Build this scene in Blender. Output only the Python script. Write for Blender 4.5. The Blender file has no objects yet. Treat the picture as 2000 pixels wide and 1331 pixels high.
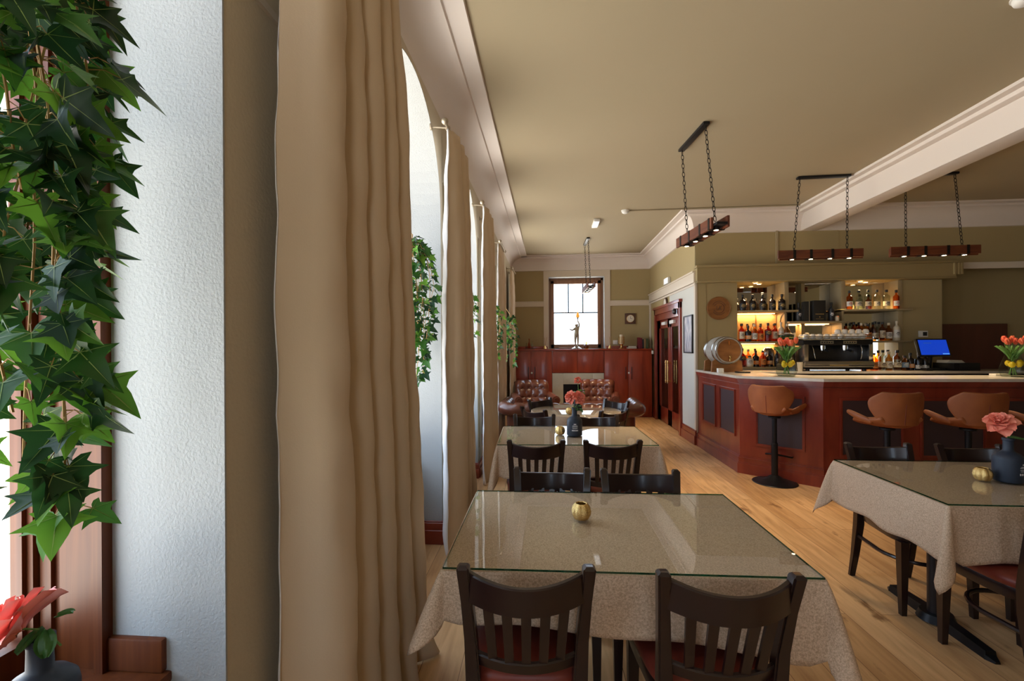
import bpy, bmesh, math, random
from mathutils import Vector, Matrix, Euler
from mathutils.noise import noise as pnoise
random.seed(7)
S = bpy.context.scene
COL = S.collection
pi = math.pi
# ---------------------------------------------------------------- camera, sky, exposure
cam_d = bpy.data.cameras.new('camera')
cam = bpy.data.objects.new('camera', cam_d); COL.objects.link(cam); S.camera = cam
YAW = math.atan(72/888.89); ROLL = math.radians(0.32)
cam_d.sensor_width = 36; cam_d.lens = 16; cam_d.clip_start = 0.05
cam_d.shift_y = 14.1/2000
cam.matrix_world = (Matrix.Translation((0, 0, 1.47)) @ Matrix.Rotation(YAW, 4, 'Z')
                    @ Matrix.Rotation(pi/2, 4, 'X') @ Matrix.Rotation(-ROLL, 4, 'Z'))
w = bpy.data.worlds.new('world'); S.world = w; w.use_nodes = True
bg = w.node_tree.nodes['Background']
_n = w.node_tree.nodes; _l = w.node_tree.links
_tc = _n.new('ShaderNodeTexCoord'); _sp = _n.new('ShaderNodeSeparateXYZ'); _rp = _n.new('ShaderNodeValToRGB')
_l.new(_tc.outputs['Generated'], _sp.inputs[0]); _mr = _n.new('ShaderNodeMapRange'); _mr.inputs[1].default_value = -1
_l.new(_sp.outputs[2], _mr.inputs[0]); _l.new(_mr.outputs[0], _rp.inputs[0]); _l.new(_rp.outputs[0], bg.inputs[0])
_e = _rp.color_ramp.elements                       # sunlit paving below the horizon, bright pale sky above it
_e[0].position = .44; _e[0].color = (1, .93, .83, 1); _e[1].position = .52; _e[1].color = (.33, .40, .49, 1)
bg.inputs[1].default_value = 4.6
vs = S.view_settings
vs.view_transform = 'Standard'; vs.look = 'None'; vs.gamma = 1; vs.exposure = 1.32
try: vs.use_curve_mapping = False
except Exception: pass
S.cycles.max_bounces = 8; S.cycles.diffuse_bounces = 5; S.cycles.glossy_bounces = 4
S.cycles.transparent_max_bounces = 24; S.cycles.transmission_bounces = 8
S.cycles.sample_clamp_indirect = 6; S.cycles.caustics_reflective = False; S.cycles.caustics_refractive = False
S.cycles.blur_glossy = 0.5

def area(name, loc, rot, sx, sy, power, col=(1, 1, 1), portal=False, spread=pi):
    d = bpy.data.lights.new(name, 'AREA'); d.shape = 'RECTANGLE'; d.size = sx; d.size_y = sy
    d.energy = power; d.color = col; d.spread = spread
    o = bpy.data.objects.new(name, d); COL.objects.link(o); o.location = loc; o.rotation_euler = rot
    if portal: d.cycles.is_portal = True
    return o
WIN = [(-2.45, -1.04), (-0.33, 1.08), (1.97, 3.38), (3.69, 5.10), (5.41, 6.82), (7.13, 8.54)]     # near and far jamb of each window
WZT = 3.18; WSP = 2.475                                               # arch crown and springing
for i, (a, b) in enumerate(WIN):
    area('daylight_portal', (-1.42, (a+b)/2, 1.98), (0, -pi/2, 0), 2.5, 1.5, 1, portal=True)
area('daylight_portal', (0.2, -2.86, 1.8), (pi/2, 0, 0), .9, 2.0, 1, portal=True)  # portal for the fill opening added behind the camera
area('daylight_portal', (0.62, 10.42, 2.25), (-pi/2, 0, 0), 1.3, 1.7, 1, portal=True)

# ---------------------------------------------------------------- materials
M = {}
def mat(name, col, rough=.5, metal=0, spec=.5, bump=None, noise=None, coat=0, emit=None, trans=0, ior=1.45, sheen=0):
    m = bpy.data.materials.new(name); m.use_nodes = True; M[name] = m
    nt = m.node_tree; b = nt.nodes['Principled BSDF']
    b.inputs['Base Color'].default_value = (*col, 1); b.inputs['Roughness'].default_value = rough
    b.inputs['Metallic'].default_value = metal; b.inputs['Specular IOR Level'].default_value = spec
    b.inputs['Coat Weight'].default_value = coat; b.inputs['Coat Roughness'].default_value = .12
    b.inputs['Transmission Weight'].default_value = trans; b.inputs['IOR'].default_value = ior
    if sheen: b.inputs['Sheen Weight'].default_value = sheen
    if emit: b.inputs['Emission Color'].default_value = (*emit[0], 1); b.inputs['Emission Strength'].default_value = emit[1]
    tc = nt.nodes.new('ShaderNodeTexCoord')
    if noise:                                     # (scale vec, amount, colour 2)
        sc, c2 = noise[0], noise[1]
        mp = nt.nodes.new('ShaderNodeMapping'); mp.inputs['Scale'].default_value = sc if hasattr(sc, '__len__') else (sc,)*3
        nt.links.new(tc.outputs['Object'], mp.inputs[0])
        n = nt.nodes.new('ShaderNodeTexNoise'); n.inputs['Scale'].default_value = 1; n.inputs['Detail'].default_value = 5
        n.inputs['Distortion'].default_value = noise[2] if len(noise) > 2 else 0
        nt.links.new(mp.outputs[0], n.inputs[0])
        r = nt.nodes.new('ShaderNodeValToRGB'); r.color_ramp.elements[0].position = .3; r.color_ramp.elements[1].position = .7
        r.color_ramp.elements[0].color = (*col, 1); r.color_ramp.elements[1].color = (*c2, 1)
        nt.links.new(n.outputs[0], r.inputs[0]); nt.links.new(r.outputs[0], b.inputs['Base Color'])
    if bump:                                      # (scale, strength, distance)
        mp = nt.nodes.new('ShaderNodeMapping'); sc = bump[0]; mp.inputs['Scale'].default_value = sc if hasattr(sc, '__len__') else (sc,)*3
        nt.links.new(tc.outputs['Object'], mp.inputs[0])
        n = nt.nodes.new('ShaderNodeTexNoise'); n.inputs['Scale'].default_value = 1; n.inputs['Detail'].default_value = 3
        nt.links.new(mp.outputs[0], n.inputs[0])
        bp = nt.nodes.new('ShaderNodeBump'); bp.inputs['Strength'].default_value = bump[1]; bp.inputs['Distance'].default_value = bump[2]
        nt.links.new(n.outputs[0], bp.inputs['Height']); nt.links.new(bp.outputs[0], b.inputs['Normal'])
    return m
mat('plaster_white', (.37, .385, .39), .75, bump=(140, .5, .004))
mat('plaster_cream', (.58, .51, .385), .8, bump=(90, .35, .003))
mat('trim_cream', (.62, .55, .46), .5)
mat('cornice', (.70, .64, .60), .6)
mat('olive', (.37, .295, .15), .8, bump=(60, .2, .002))
mat('olive_ceiling', (.36, .305, .20), .85, noise=((.5, .5, .5), (.385, .32, .215)))
mat('olive_trim', (.31, .24, .115), .55)
mat('grey_white', (.60, .61, .58), .7)
mat('mahogany', (.15, .016, .010), .28, coat=.35, noise=((3, 3, .7), (.27, .045, .022), 1.5))
mat('mahogany_dark', (.075, .011, .009), .3, coat=.35, noise=((3, 3, .7), (.11, .018, .012), 1.5))
mat('red_cherry', (.40, .06, .022), .32, coat=.35, noise=((5, 5, .9), (.23, .03, .012), 1.5))
mat('sash_wood', (.085, .020, .006), .42, spec=.35, noise=((30, 30, 1.6), (.15, .042, .012), 1.0))
mat('sash_wood_pale', (.24, .11, .055), .4, noise=((30, 30, 1.6), (.32, .16, .09), 1.0))
mat('panel_leather', (.055, .035, .04), .45)
mat('chair_wood', (.017, .0068, .006), .3, coat=.3, spec=.4)
mat('black_wood', (.012, .010, .012), .4)
mat('seat_leather', (.20, .035, .018), .42, bump=(150, .2, .002), noise=(6, (.15, .024, .014)))
mat('tan_leather', (.34, .105, .028), .5, bump=(160, .25, .002), noise=(7, (.25, .07, .02)))
mat('brown_leather', (.15, .045, .022), .3, bump=(120, .2, .002), noise=(5, (.10, .03, .018)), coat=.25)
mat('black_metal', (.012, .012, .014), .4, .4)
mat('dark_iron', (.02, .017, .015), .5, .6)
mat('chrome', (.7, .7, .7), .12, 1)
mat('brass', (.75, .50, .2), .25, 1)
mat('gold_glass', (.80, .56, .22), .18, 1, bump=(300, .8, .004))
mat('steel', (.45, .42, .38), .25, 1)
mat('black_plastic', (.01, .01, .012), .35)
mat('white_plastic', (.75, .75, .73), .4)
mat('stone_top', (.58, .52, .42), .22, noise=(9, (.68, .63, .55)), coat=.3)
mat('marble', (.50, .48, .40), .3, noise=(3, (.58, .55, .46), 2))
mat('curtain', (.60, .465, .315), .85, sheen=.1, bump=((200, 200, 200), .15, .002))
mat('lining', (.70, .69, .70), .8)
mat('pendant_wood', (.16, .045, .015), .45, noise=((4, 25, 25), (.09, .022, .01), 1))
mat('oak', (.30, .125, .035), .5, noise=((6, 6, 20), (.20, .08, .022)))
mat('oak_grey', (.38, .36, .33), .6, noise=((14, 3, 14), (.25, .22, .19)))
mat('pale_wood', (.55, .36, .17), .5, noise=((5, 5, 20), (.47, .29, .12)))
mat('shelf_paint', (.36, .29, .17), .5)
mat('bottle_black', (.014, .017, .024), .42)
mat('bottle_matt', (.018, .027, .045), .5, bump=(200, .1, .001))
mat('bottle_dark', (.012, .008, .008), .12)
mat('label_cream', (.68, .60, .45), .6)
mat('label_white', (.75, .74, .70), .6)
mat('label_black', (.02, .02, .02), .5)
mat('label_orange', (.70, .25, .06), .6)
mat('label_blue', (.18, .27, .38), .6)
mat('label_red', (.45, .03, .02), .6)
mat('gold_print', (.55, .38, .14), .4, .6)
mat('white_print', (.8, .8, .8), .5)
mat('coral', (.86, .22, .15), .55, noise=(25, (.92, .36, .24)))
mat('coral_pink', (.92, .20, .19), .5, noise=(18, (.95, .33, .27)))
mat('tulip', (.75, .09, .05), .45, noise=(20, (.88, .25, .10)))
mat('lemon', (.86, .58, .02), .4, bump=(120, .3, .002))
mat('stem_green', (.12, .26, .05), .5)
mat('leaf_green', (.05, .15, .035), .45)
mat('leaf_vein', (.30, .42, .12), .5)
mat('twig', (.42, .25, .09), .6)
mat('porcelain', (.78, .76, .72), .2)
mat('book_red', (.14, .012, .02), .6); mat('book_green', (.05, .07, .03), .6); mat('book_tan', (.30, .19, .08), .6)
mat('book_black', (.02, .02, .025), .6); mat('paper', (.65, .60, .50), .8)
mat('bronze', (.42, .36, .27), .4, .7)
mat('bronze_green', (.22, .20, .16), .45, .6)
mat('firebox', (.012, .014, .02), .35)
mat('clock_face', (.70, .66, .58), .4)
mat('walnut', (.09, .045, .03), .5)
mat('pink_cloth', (.62, .40, .40), .8)
mat('bulb', (1, .8, .5), .3, emit=((1, .72, .38), 12))
mat('led_strip', (1, .7, .4), .3, emit=((1, .55, .2), 2.2))
mat('amber_flame', (.85, .42, .06), .3, emit=((1, .42, .05), .25))
mat('screen_blue', (.01, .06, .3), .2, emit=((.003, .035, .42), .45))
mat('screen_text', (.02, .05, .2), .3, emit=((.01, .05, .25), .5))
mat('screen_light', (.2, .5, .9), .3, emit=((.05, .22, .6), .5))
mat('mirror', (.72, .68, .60), .02, 1)
mat('tube_light', (.85, .85, .85), .4, emit=((.9, .95, 1), .35))

def glassmat(name, tint, refl=1.0, rough=.0, ior=1.5):
    m = bpy.data.materials.new(name); m.use_nodes = True; M[name] = m; nt = m.node_tree; nt.nodes.clear()
    o = nt.nodes.new('ShaderNodeOutputMaterial'); mx = nt.nodes.new('ShaderNodeMixShader')
    t = nt.nodes.new('ShaderNodeBsdfTransparent'); t.inputs[0].default_value = (*tint, 1)
    g = nt.nodes.new('ShaderNodeBsdfGlossy'); g.inputs[0].default_value = (refl,)*3+(1,); g.inputs['Roughness'].default_value = rough
    f = nt.nodes.new('ShaderNodeFresnel'); f.inputs[0].default_value = ior
    ge = nt.nodes.new('ShaderNodeNewGeometry'); sb = nt.nodes.new('ShaderNodeMath'); sb.operation = 'SUBTRACT'; sb.inputs[0].default_value = 1; ml = nt.nodes.new('ShaderNodeMath'); ml.operation = 'MULTIPLY'
    nt.links.new(ge.outputs['Backfacing'], sb.inputs[1]); nt.links.new(sb.outputs[0], ml.inputs[0]); nt.links.new(f.outputs[0], ml.inputs[1])
    nt.links.new(ml.outputs[0], mx.inputs[0]); nt.links.new(t.outputs[0], mx.inputs[1]); nt.links.new(g.outputs[0], mx.inputs[2])
    nt.links.new(mx.outputs[0], o.inputs[0]); return m
glassmat('pane', (.97, .98, .98))
glassmat('table_glass', (.97, .985, .975), ior=1.5)
glassmat('glass_edge', (.10, .38, .28))
glassmat('clear_glass', (.80, .84, .80), ior=1.5)
glassmat('amber', (.80, .36, .10), ior=1.4)
glassmat('amber_light', (.85, .50, .16), ior=1.4)
glassmat('red_spirit', (.62, .14, .06), ior=1.4)
glassmat('green_glass', (.30, .40, .22), ior=1.4)
glassmat('door_glass', (.45, .42, .36), ior=1.5)

def fabric():
    m = mat('tablecloth', (.36, .29, .215), .9); nt = m.node_tree; b = nt.nodes['Principled BSDF']
    tc = nt.nodes.new('ShaderNodeTexCoord')
    r = nt.nodes.new('ShaderNodeValToRGB'); add = nt.nodes.new('ShaderNodeMath'); add.operation = 'ADD'
    for i, sc in enumerate(((900, 260, 800), (260, 900, 300))):
        mp = nt.nodes.new('ShaderNodeMapping'); mp.inputs['Scale'].default_value = sc
        n = nt.nodes.new('ShaderNodeTexNoise'); n.inputs['Scale'].default_value = .55; n.inputs['Detail'].default_value = 1
        nt.links.new(tc.outputs['Object'], mp.inputs[0]); nt.links.new(mp.outputs[0], n.inputs[0]); nt.links.new(n.outputs[0], add.inputs[i])
    ml = nt.nodes.new('ShaderNodeMath'); ml.operation = 'MULTIPLY'; ml.inputs[1].default_value = .5
    nt.links.new(add.outputs[0], ml.inputs[0]); nt.links.new(ml.outputs[0], r.inputs[0])
    e = r.color_ramp.elements; e[0].position = .36; e[1].position = .62; e[0].color = (.38, .26, .165, 1); e[1].color = (.67, .49, .345, 1)
    nt.links.new(r.outputs[0], b.inputs['Base Color'])
fabric()
def floor_mat():
    m = mat('oak_floor', (.4, .24, .11), .42); nt = m.node_tree; b = nt.nodes['Principled BSDF']; L = nt.links.new; N = nt.nodes.new
    tc = N('ShaderNodeTexCoord'); mp = N('ShaderNodeMapping'); mp.inputs['Rotation'].default_value = (0, 0, pi/2-.02)
    L(tc.outputs['Object'], mp.inputs[0])
    br = N('ShaderNodeTexBrick'); br.inputs['Scale'].default_value = 1; br.inputs['Brick Width'].default_value = 1.9
    br.inputs['Row Height'].default_value = .185; br.inputs['Mortar Size'].default_value = .0016; br.offset = .37; br.inputs['Bias'].default_value = 0
    br.inputs['Color1'].default_value = (0, 0, 0, 1); br.inputs['Color2'].default_value = (1, 1, 1, 1); br.inputs['Mortar'].default_value = (.5, .5, .5, 1)
    L(mp.outputs[0], br.inputs[0])
    r = N('ShaderNodeValToRGB'); e = r.color_ramp.elements; e[0].color = (.55, .32, .145, 1); e[1].color = (.74, .49, .265, 1)
    L(br.outputs['Color'], r.inputs[0])
    mp2 = N('ShaderNodeMapping'); mp2.inputs['Scale'].default_value = (14, 1.4, 1); L(tc.outputs['Object'], mp2.inputs[0])
    n = N('ShaderNodeTexNoise'); n.inputs['Scale'].default_value = 1.6; n.inputs['Detail'].default_value = 7; n.inputs['Distortion'].default_value = .6
    ad = N('ShaderNodeVectorMath'); ad.operation = 'ADD'; sc = N('ShaderNodeVectorMath'); sc.operation = 'SCALE'; sc.inputs['Scale'].default_value = 9
    L(br.outputs['Color'], sc.inputs[0]); L(sc.outputs[0], ad.inputs[0]); L(mp2.outputs[0], ad.inputs[1]); L(ad.outputs[0], n.inputs[0])
    mx = N('ShaderNodeMix'); mx.data_type = 'RGBA'; mx.blend_type = 'MULTIPLY'; mx.inputs[0].default_value = 1
    r2 = N('ShaderNodeValToRGB'); e = r2.color_ramp.elements; e[0].position = .3; e[1].position = .62; e[0].color = (.76, .68, .60, 1); e[1].color = (1.06, 1.04, 1, 1)
    L(n.outputs[0], r2.inputs[0]); L(r.outputs[0], mx.inputs[6]); L(r2.outputs[0], mx.inputs[7])
    # knots and dark streaks
    mp3 = N('ShaderNodeMapping'); mp3.inputs['Scale'].default_value = (6, 2.2, 1); L(tc.outputs['Object'], mp3.inputs[0])
    n3 = N('ShaderNodeTexNoise'); n3.inputs['Scale'].default_value = 1.1; n3.inputs['Detail'].default_value = 6; n3.inputs['Roughness'].default_value = .62
    L(mp3.outputs[0], n3.inputs[0]); r3 = N('ShaderNodeValToRGB'); e = r3.color_ramp.elements; e[0].position = .62; e[1].position = .70; e[0].color = (1, 1, 1, 1); e[1].color = (.34, .26, .2, 1)
    L(n3.outputs[0], r3.inputs[0]); mx2 = N('ShaderNodeMix'); mx2.data_type = 'RGBA'; mx2.blend_type = 'MULTIPLY'; mx2.inputs[0].default_value = .9
    L(mx.outputs[2], mx2.inputs[6]); L(r3.outputs[0], mx2.inputs[7])
    mx3 = N('ShaderNodeMix'); mx3.data_type = 'RGBA'; mx3.blend_type = 'MULTIPLY'; L(br.outputs['Fac'], mx3.inputs[0])
    mx3.inputs[7].default_value = (.35, .28, .22, 1); L(mx2.outputs[2], mx3.inputs[6]); L(mx3.outputs[2], b.inputs['Base Color'])
    bp = N('ShaderNodeBump'); bp.inputs['Strength'].default_value = .12; bp.inputs['Distance'].default_value = .003; L(n.outputs[0], bp.inputs['Height']); L(bp.outputs[0], b.inputs['Normal'])
floor_mat()
def ivy_mat():
    m = mat('ivy_leaf', (.05, .2, .03), .42); nt = m.node_tree; b = nt.nodes['Principled BSDF']
    g = nt.nodes.new('ShaderNodeNewGeometry'); r = nt.nodes.new('ShaderNodeValToRGB'); cr = r.color_ramp
    cr.elements[0].color = (.008, .035, .012, 1); cr.elements[1].color = (.16, .36, .035, 1)
    e = cr.elements.new(.45); e.color = (.018, .07, .016, 1); e = cr.elements.new(.75); e.color = (.05, .17, .02, 1)
    nt.links.new(g.outputs['Random Per Island'], r.inputs[0]); nt.links.new(r.outputs[0], b.inputs['Base Color'])
    b.inputs['Subsurface Weight'].default_value = 0
    tr = nt.nodes.new('ShaderNodeBsdfTranslucent'); mx = nt.nodes.new('ShaderNodeMixShader'); mx.inputs[0].default_value = .3
    tr.inputs[0].default_value = (.2, .5, .04, 1)
    o = nt.nodes['Material Output']; nt.links.new(b.outputs[0], mx.inputs[1]); nt.links.new(tr.outputs[0], mx.inputs[2]); nt.links.new(mx.outputs[0], o.inputs[0])
    nt.links.new(r.outputs[0], tr.inputs[0])
ivy_mat()
def picture_mat():
    m = mat('misty_picture', (.4, .4, .5), .35); nt = m.node_tree; b = nt.nodes['Principled BSDF']
    tc = nt.nodes.new('ShaderNodeTexCoord'); mp = nt.nodes.new('ShaderNodeMapping'); mp.inputs['Scale'].default_value = (1, 22, 7)
    n = nt.nodes.new('ShaderNodeTexNoise'); n.inputs['Scale'].default_value = 1; n.inputs['Detail'].default_value = 6
    r = nt.nodes.new('ShaderNodeValToRGB'); e = r.color_ramp.elements; e[0].position = .3; e[0].color = (.13, .13, .25, 1); e[1].position = .7; e[1].color = (.62, .58, .62, 1)
    x = e.new(.5); x.color = (.35, .33, .36, 1)
    nt.links.new(tc.outputs['Object'], mp.inputs[0]); nt.links.new(mp.outputs[0], n.inputs[0]); nt.links.new(n.outputs[0], r.inputs[0]); nt.links.new(r.outputs[0], b.inputs['Base Color'])
picture_mat()

# ---------------------------------------------------------------- mesh helpers
class MB:
    def __init__(s): s.bm = bmesh.new(); s.mats = []; s.cur = 0
    def m(s, name):
        if name not in s.mats: s.mats.append(name)
        s.cur = s.mats.index(name); return s
    def _f(s, vs, smooth=False):
        try: f = s.bm.faces.new(vs)
        except ValueError: return None
        f.material_index = s.cur; f.smooth = smooth; return f
    def box(s, lo, hi, bev=0, rot=None, piv=None, seg=2):
        x0, y0, z0 = lo; x1, y1, z1 = hi
        P = [(x0,y0,z0),(x1,y0,z0),(x1,y1,z0),(x0,y1,z0),(x0,y0,z1),(x1,y0,z1),(x1,y1,z1),(x0,y1,z1)]
        if rot:
            R = Euler(rot).to_matrix(); c = Vector(piv) if piv else Vector(((x0+x1)/2, (y0+y1)/2, (z0+z1)/2))
            P = [c+R@(Vector(p)-c) for p in P]
        v = [s.bm.verts.new(p) for p in P]
        fs = [s._f([v[i] for i in q]) for q in ((0,3,2,1),(4,5,6,7),(0,1,5,4),(1,2,6,5),(2,3,7,6),(3,0,4,7))]
        if bev:
            es = {e for f in fs for e in f.edges}
            r = bmesh.ops.bevel(s.bm, geom=list(es), offset=bev, segments=seg, affect='EDGES', profile=.6)
            for f in r['faces']: f.material_index = s.cur; f.smooth = True
        return s
    def ring(s, c, ax, r, n, ref=None, sx=1, sy=1):
        ax = Vector(ax).normalized(); ref = Vector(ref) if ref is not None else (Vector((1, 0, 0)) if abs(ax.x) < .9 else Vector((0, 1, 0)))
        a = (ref-ax*ref.dot(ax)).normalized(); b = ax.cross(a); c = Vector(c)
        return [s.bm.verts.new(c+a*(math.cos(2*pi*i/n)*r*sx)+b*(math.sin(2*pi*i/n)*r*sy)) for i in range(n)]
    def skin(s, rings, caps=True, smooth=True, close=True):
        for A, B in zip(rings, rings[1:]):
            n = len(A)
            for i in range(n if close else n-1):
                s._f((A[i], A[(i+1) % n], B[(i+1) % n], B[i]), smooth)
        if caps:
            s._f(rings[0][::-1]); s._f(rings[-1])
        return s
    def cyl(s, p0, p1, r0, r1=None, n=16, caps=True, smooth=True):
        p0, p1 = Vector(p0), Vector(p1); ax = p1-p0; r1 = r0 if r1 is None else r1
        return s.skin([s.ring(p0, ax, r0, n), s.ring(p1, ax, r1, n)], caps, smooth)
    def tube(s, pts, r, n=8, caps=True, sx=1, sy=1, ref=None, closed=False):
        pts = [Vector(p) for p in pts]; rings = []; N = len(pts); a = None
        for i, p in enumerate(pts):
            if closed: t = pts[(i+1) % N]-pts[i-1]
            else: t = (pts[min(i+1, N-1)]-pts[max(i-1, 0)])
            t.normalize()
            if a is None:
                a = Vector(ref) if ref is not None else (Vector((1, 0, 0)) if abs(t.x) < .9 else Vector((0, 1, 0)))
            a = (a-t*a.dot(t)).normalized()
            rr = r[i] if hasattr(r, '__len__') else r
            rings.append(s.ring(p, t, rr, n, a, sx, sy))
        if closed: rings.append(rings[0]); caps = False
        return s.skin(rings, caps)
    def lathe(s, prof, c=(0, 0, 0), n=24, ax=(0, 0, 1), ref=None, fn=None, caps=True):
        c = Vector(c); A = Vector(ax).normalized(); rings = []
        for r, z in prof:
            g = s.ring(c+A*z, A, max(r, 1e-4), n, ref)
            if fn:
                for i, v in enumerate(g):
                    o = c+A*z; v.co = o+(v.co-o)*fn(i/n, z)
            rings.append(g)
        return s.skin(rings, caps)
    def sph(s, c, r, n=16, m=10, sc=(1, 1, 1), rot=None):
        R = Euler(rot).to_matrix() if rot else Matrix.Identity(3); c = Vector(c); rings = []
        for j in range(m+1):
            th = pi*j/m; q = max(math.sin(th), .004)
            rings.append([s.bm.verts.new(c+R@Vector((r*sc[0]*q*math.cos(2*pi*i/n), r*sc[1]*q*math.sin(2*pi*i/n), -r*sc[2]*math.cos(th)))) for i in range(n)])
        return s.skin(rings, True)
    def poly(s, pts): s._f([s.bm.verts.new(p) for p in pts]); return s
    def prism(s, poly, f0, f1):                   # poly of 2D points; f0,f1 map (u,v)->xyz
        a = [s.bm.verts.new(f0(*p)) for p in poly]; b = [s.bm.verts.new(f1(*p)) for p in poly]; n = len(a)
        s._f(a[::-1]); s._f(b)
        for i in range(n): s._f((a[i], a[(i+1) % n], b[(i+1) % n], b[i]))
        return s
    def grid(s, fn, nu, nv, smooth=True, closeu=False):
        V = [[s.bm.verts.new(fn(i/nu, j/nv)) for i in range(nu if closeu else nu+1)] for j in range(nv+1)]
        n = len(V[0])
        for j in range(nv):
            for i in range(nu): s._f((V[j][i], V[j][(i+1) % n], V[j+1][(i+1) % n], V[j+1][i]), smooth)
        return s
    def xf(s, mtx): bmesh.ops.transform(s.bm, matrix=mtx, verts=s.bm.verts); return s
    def build(s, name, m=None, parent=None, solid=0, sub=0, off=-1, ang=35, loc=None, keep=False):
        if not keep: bmesh.ops.recalc_face_normals(s.bm, faces=s.bm.faces)
        me = bpy.data.meshes.new(name); s.bm.to_mesh(me); s.bm.free()
        for q in (s.mats or [m]): me.materials.append(M[q])
        try: me.set_sharp_from_angle(angle=math.radians(ang))
        except Exception: pass
        o = bpy.data.objects.new(name, me); COL.objects.link(o)
        if parent: o.parent = parent
        if loc: o.location = loc
        if solid: q = o.modifiers.new('thickness', 'SOLIDIFY'); q.thickness = solid; q.offset = off
        if sub: q = o.modifiers.new('smooth', 'SUBSURF'); q.levels = sub; q.render_levels = sub
        return o
def B(lo, hi, bev=0, rot=None): return MB().box(lo, hi, bev, rot)
def tag(o, label=None, cat=None, group=None, kind=None):
    if label: o['label'] = label
    if cat: o['category'] = cat
    if group: o['group'] = group
    if kind: o['kind'] = kind
    return o
def thing(name, label, cat, loc=(0, 0, 0), rz=0, group=None):
    o = bpy.data.objects.new(name, None); COL.objects.link(o); o.location = loc; o.rotation_euler = (0, 0, rz); o.empty_display_size = .05
    return tag(o, label, cat, group)
def struct(o): o['kind'] = 'structure'; return o
KIDS = {}
def kids(o): return [c for c in COL.objects if c.parent is o]
def copy_tree(o, parent=None):
    c = o.copy(); COL.objects.link(c)
    if parent: c.parent = parent
    for k in kids(o): copy_tree(k, c)
    return c
def dup(o, loc, rz=0, label=None, group=None, scale=None):
    c = copy_tree(o); c.location = loc; c.rotation_euler = (0, 0, rz)
    if label: c['label'] = label
    if group: c['group'] = group
    if scale: c.scale = (scale,)*3 if not hasattr(scale, '__len__') else scale
    return c
# ================================================================ ROOM SHELL
XW = -0.81; YF = 10.05; XA = 2.19; YB = 7.0; ZC = 3.45
struct(B((-1.5, -2.8, -.1), (9.2, 10.5, 0)).build('floor', 'oak_floor'))
struct(B((-1.5, -2.8, 3.462), (9.2, 10.5, 3.6)).build('ceiling', 'olive_ceiling'))
def arch_pts(a, b, inset=0, n=28, base=0.0):
    c = (a+b)/2; h = (b-a)/2-inset; H = WZT-inset-WSP
    P = [(c-h, base)]+[(c-h*math.cos(pi*i/n), WSP+H*math.sin(pi*i/n)) for i in range(n+1)]+[(c+h, base)]
    return P
# window wall: piers and the masonry above each arch, one wall
mb = MB()
edges = [-2.8]+[v for w_ in WIN for v in w_]+[10.5]
XO = -1.42
for i in range(0, len(edges), 2):
    a, b = edges[i], edges[i+1]
    big = (i == 4)
    if b-a > .9 and big:
        mb.box((XO, a, 0), (-.835, b, 3.46))
        mb.box((-.84, a, 0), (XW, a+.115, 3.46)); mb.box((-.84, b-.115, 0), (XW, b, 3.46))
        mb.box((-.84, a+.11, 2.44), (XW, b-.11, 3.46)); mb.box((-.84, a+.11, 0), (XW, b-.11, .3))
    elif b-a < .5:
        mb.box((XO, a, 0), (-.83, b, 3.46)); mb.box((-.835, a, 0), (XW, a+.07, 3.46)); mb.box((-.835, b-.07, 0), (XW, b, 3.46))
        mb.box((-.835, a+.06, 2.75), (XW, b-.06, 3.46))
    else: mb.box((XO, a, 0), (XW, b, 3.46))
for a, b in WIN:
    P = arch_pts(a, b)[1:-1]
    for p, q in zip(P, P[1:]):
        mb.prism([p, q, (q[0], 3.46), (p[0], 3.46)], lambda u, v: (XO, u, v), lambda u, v: (XW, u, v))
struct(mb.build('wall_left', 'plaster_cream'))
mb = MB(); a, b = WIN[1][1], WIN[2][0]
mb.m('olive').box((-.835, a+.115, .3), (-.829, b-.115, 2.44))
for i in range(6, 12, 2):
    mb.box((-.83, edges[i]+.07, .3), (-.826, edges[i+1]-.07, 2.75))
struct(mb.build('trim_1'))
mb = MB()   # panel moulding at the head of the big pier
for k, (z, t) in enumerate(((2.44, .012), (2.60, .014))):
    mb.box((XW-.005, a+.112, z), (XW+t, b-.112, z+.022))
mb.box((-.84, a+.11, 2.415), (XW-.008, b-.11, 2.445))
struct(mb.build('trim_2', 'trim_cream'))
# white plastered reveals
mb = MB()
for a, b in WIN:
    P = arch_pts(a, b); Q = arch_pts(a, b, .006)
    for i in range(len(P)-1):
        mb.prism([P[i], P[i+1], Q[i+1], Q[i]], lambda u, v: (-1.13, u, v), lambda u, v: (XW+.002, u, v))
    mb.box((-1.42, a, 0), (-1.14, b, .62))
struct(mb.build('trim_3', 'plaster_white'))
# sill ends, sills and baseboards of the window wall
NIB = [-1.075, -.965]+[-1.075]*4
for k, (a, b) in enumerate(WIN):
    mb = MB(); x1 = NIB[k]
    mb.box((-1.36, a+.003, .49), (x1+.004, b-.003, .645), .008)
    mb.box((-1.36, a+.002, .634), (x1+.014, b-.002, .662), .008)
    mb.box((-1.13, b-.022, .662), (x1, b-.002, .745), .006); mb.box((-1.13, a+.002, .662), (x1, a+.022, .745), .006)
    s_ = struct(mb.build('trim_%d' % (30+k), 'sash_wood'))
mb = MB()
def base_run(mb, p, q, n, t=.02, h=.17):
    (x0, y0), (x1, y1) = p, q
    for tt, z0, z1 in ((t+.012, 0, h*.62), (t, h*.6, h*.93), (t*.6, h*.9, h)):
        lo = (min(x0, x1, x0+n[0]*tt, x1+n[0]*tt), min(y0, y1, y0+n[1]*tt, y1+n[1]*tt), z0)
        hi = (max(x0, x1, x0+n[0]*tt, x1+n[0]*tt), max(y0, y1, y0+n[1]*tt, y1+n[1]*tt), z1)
        mb.box(lo, hi, .003, seg=1)
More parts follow.
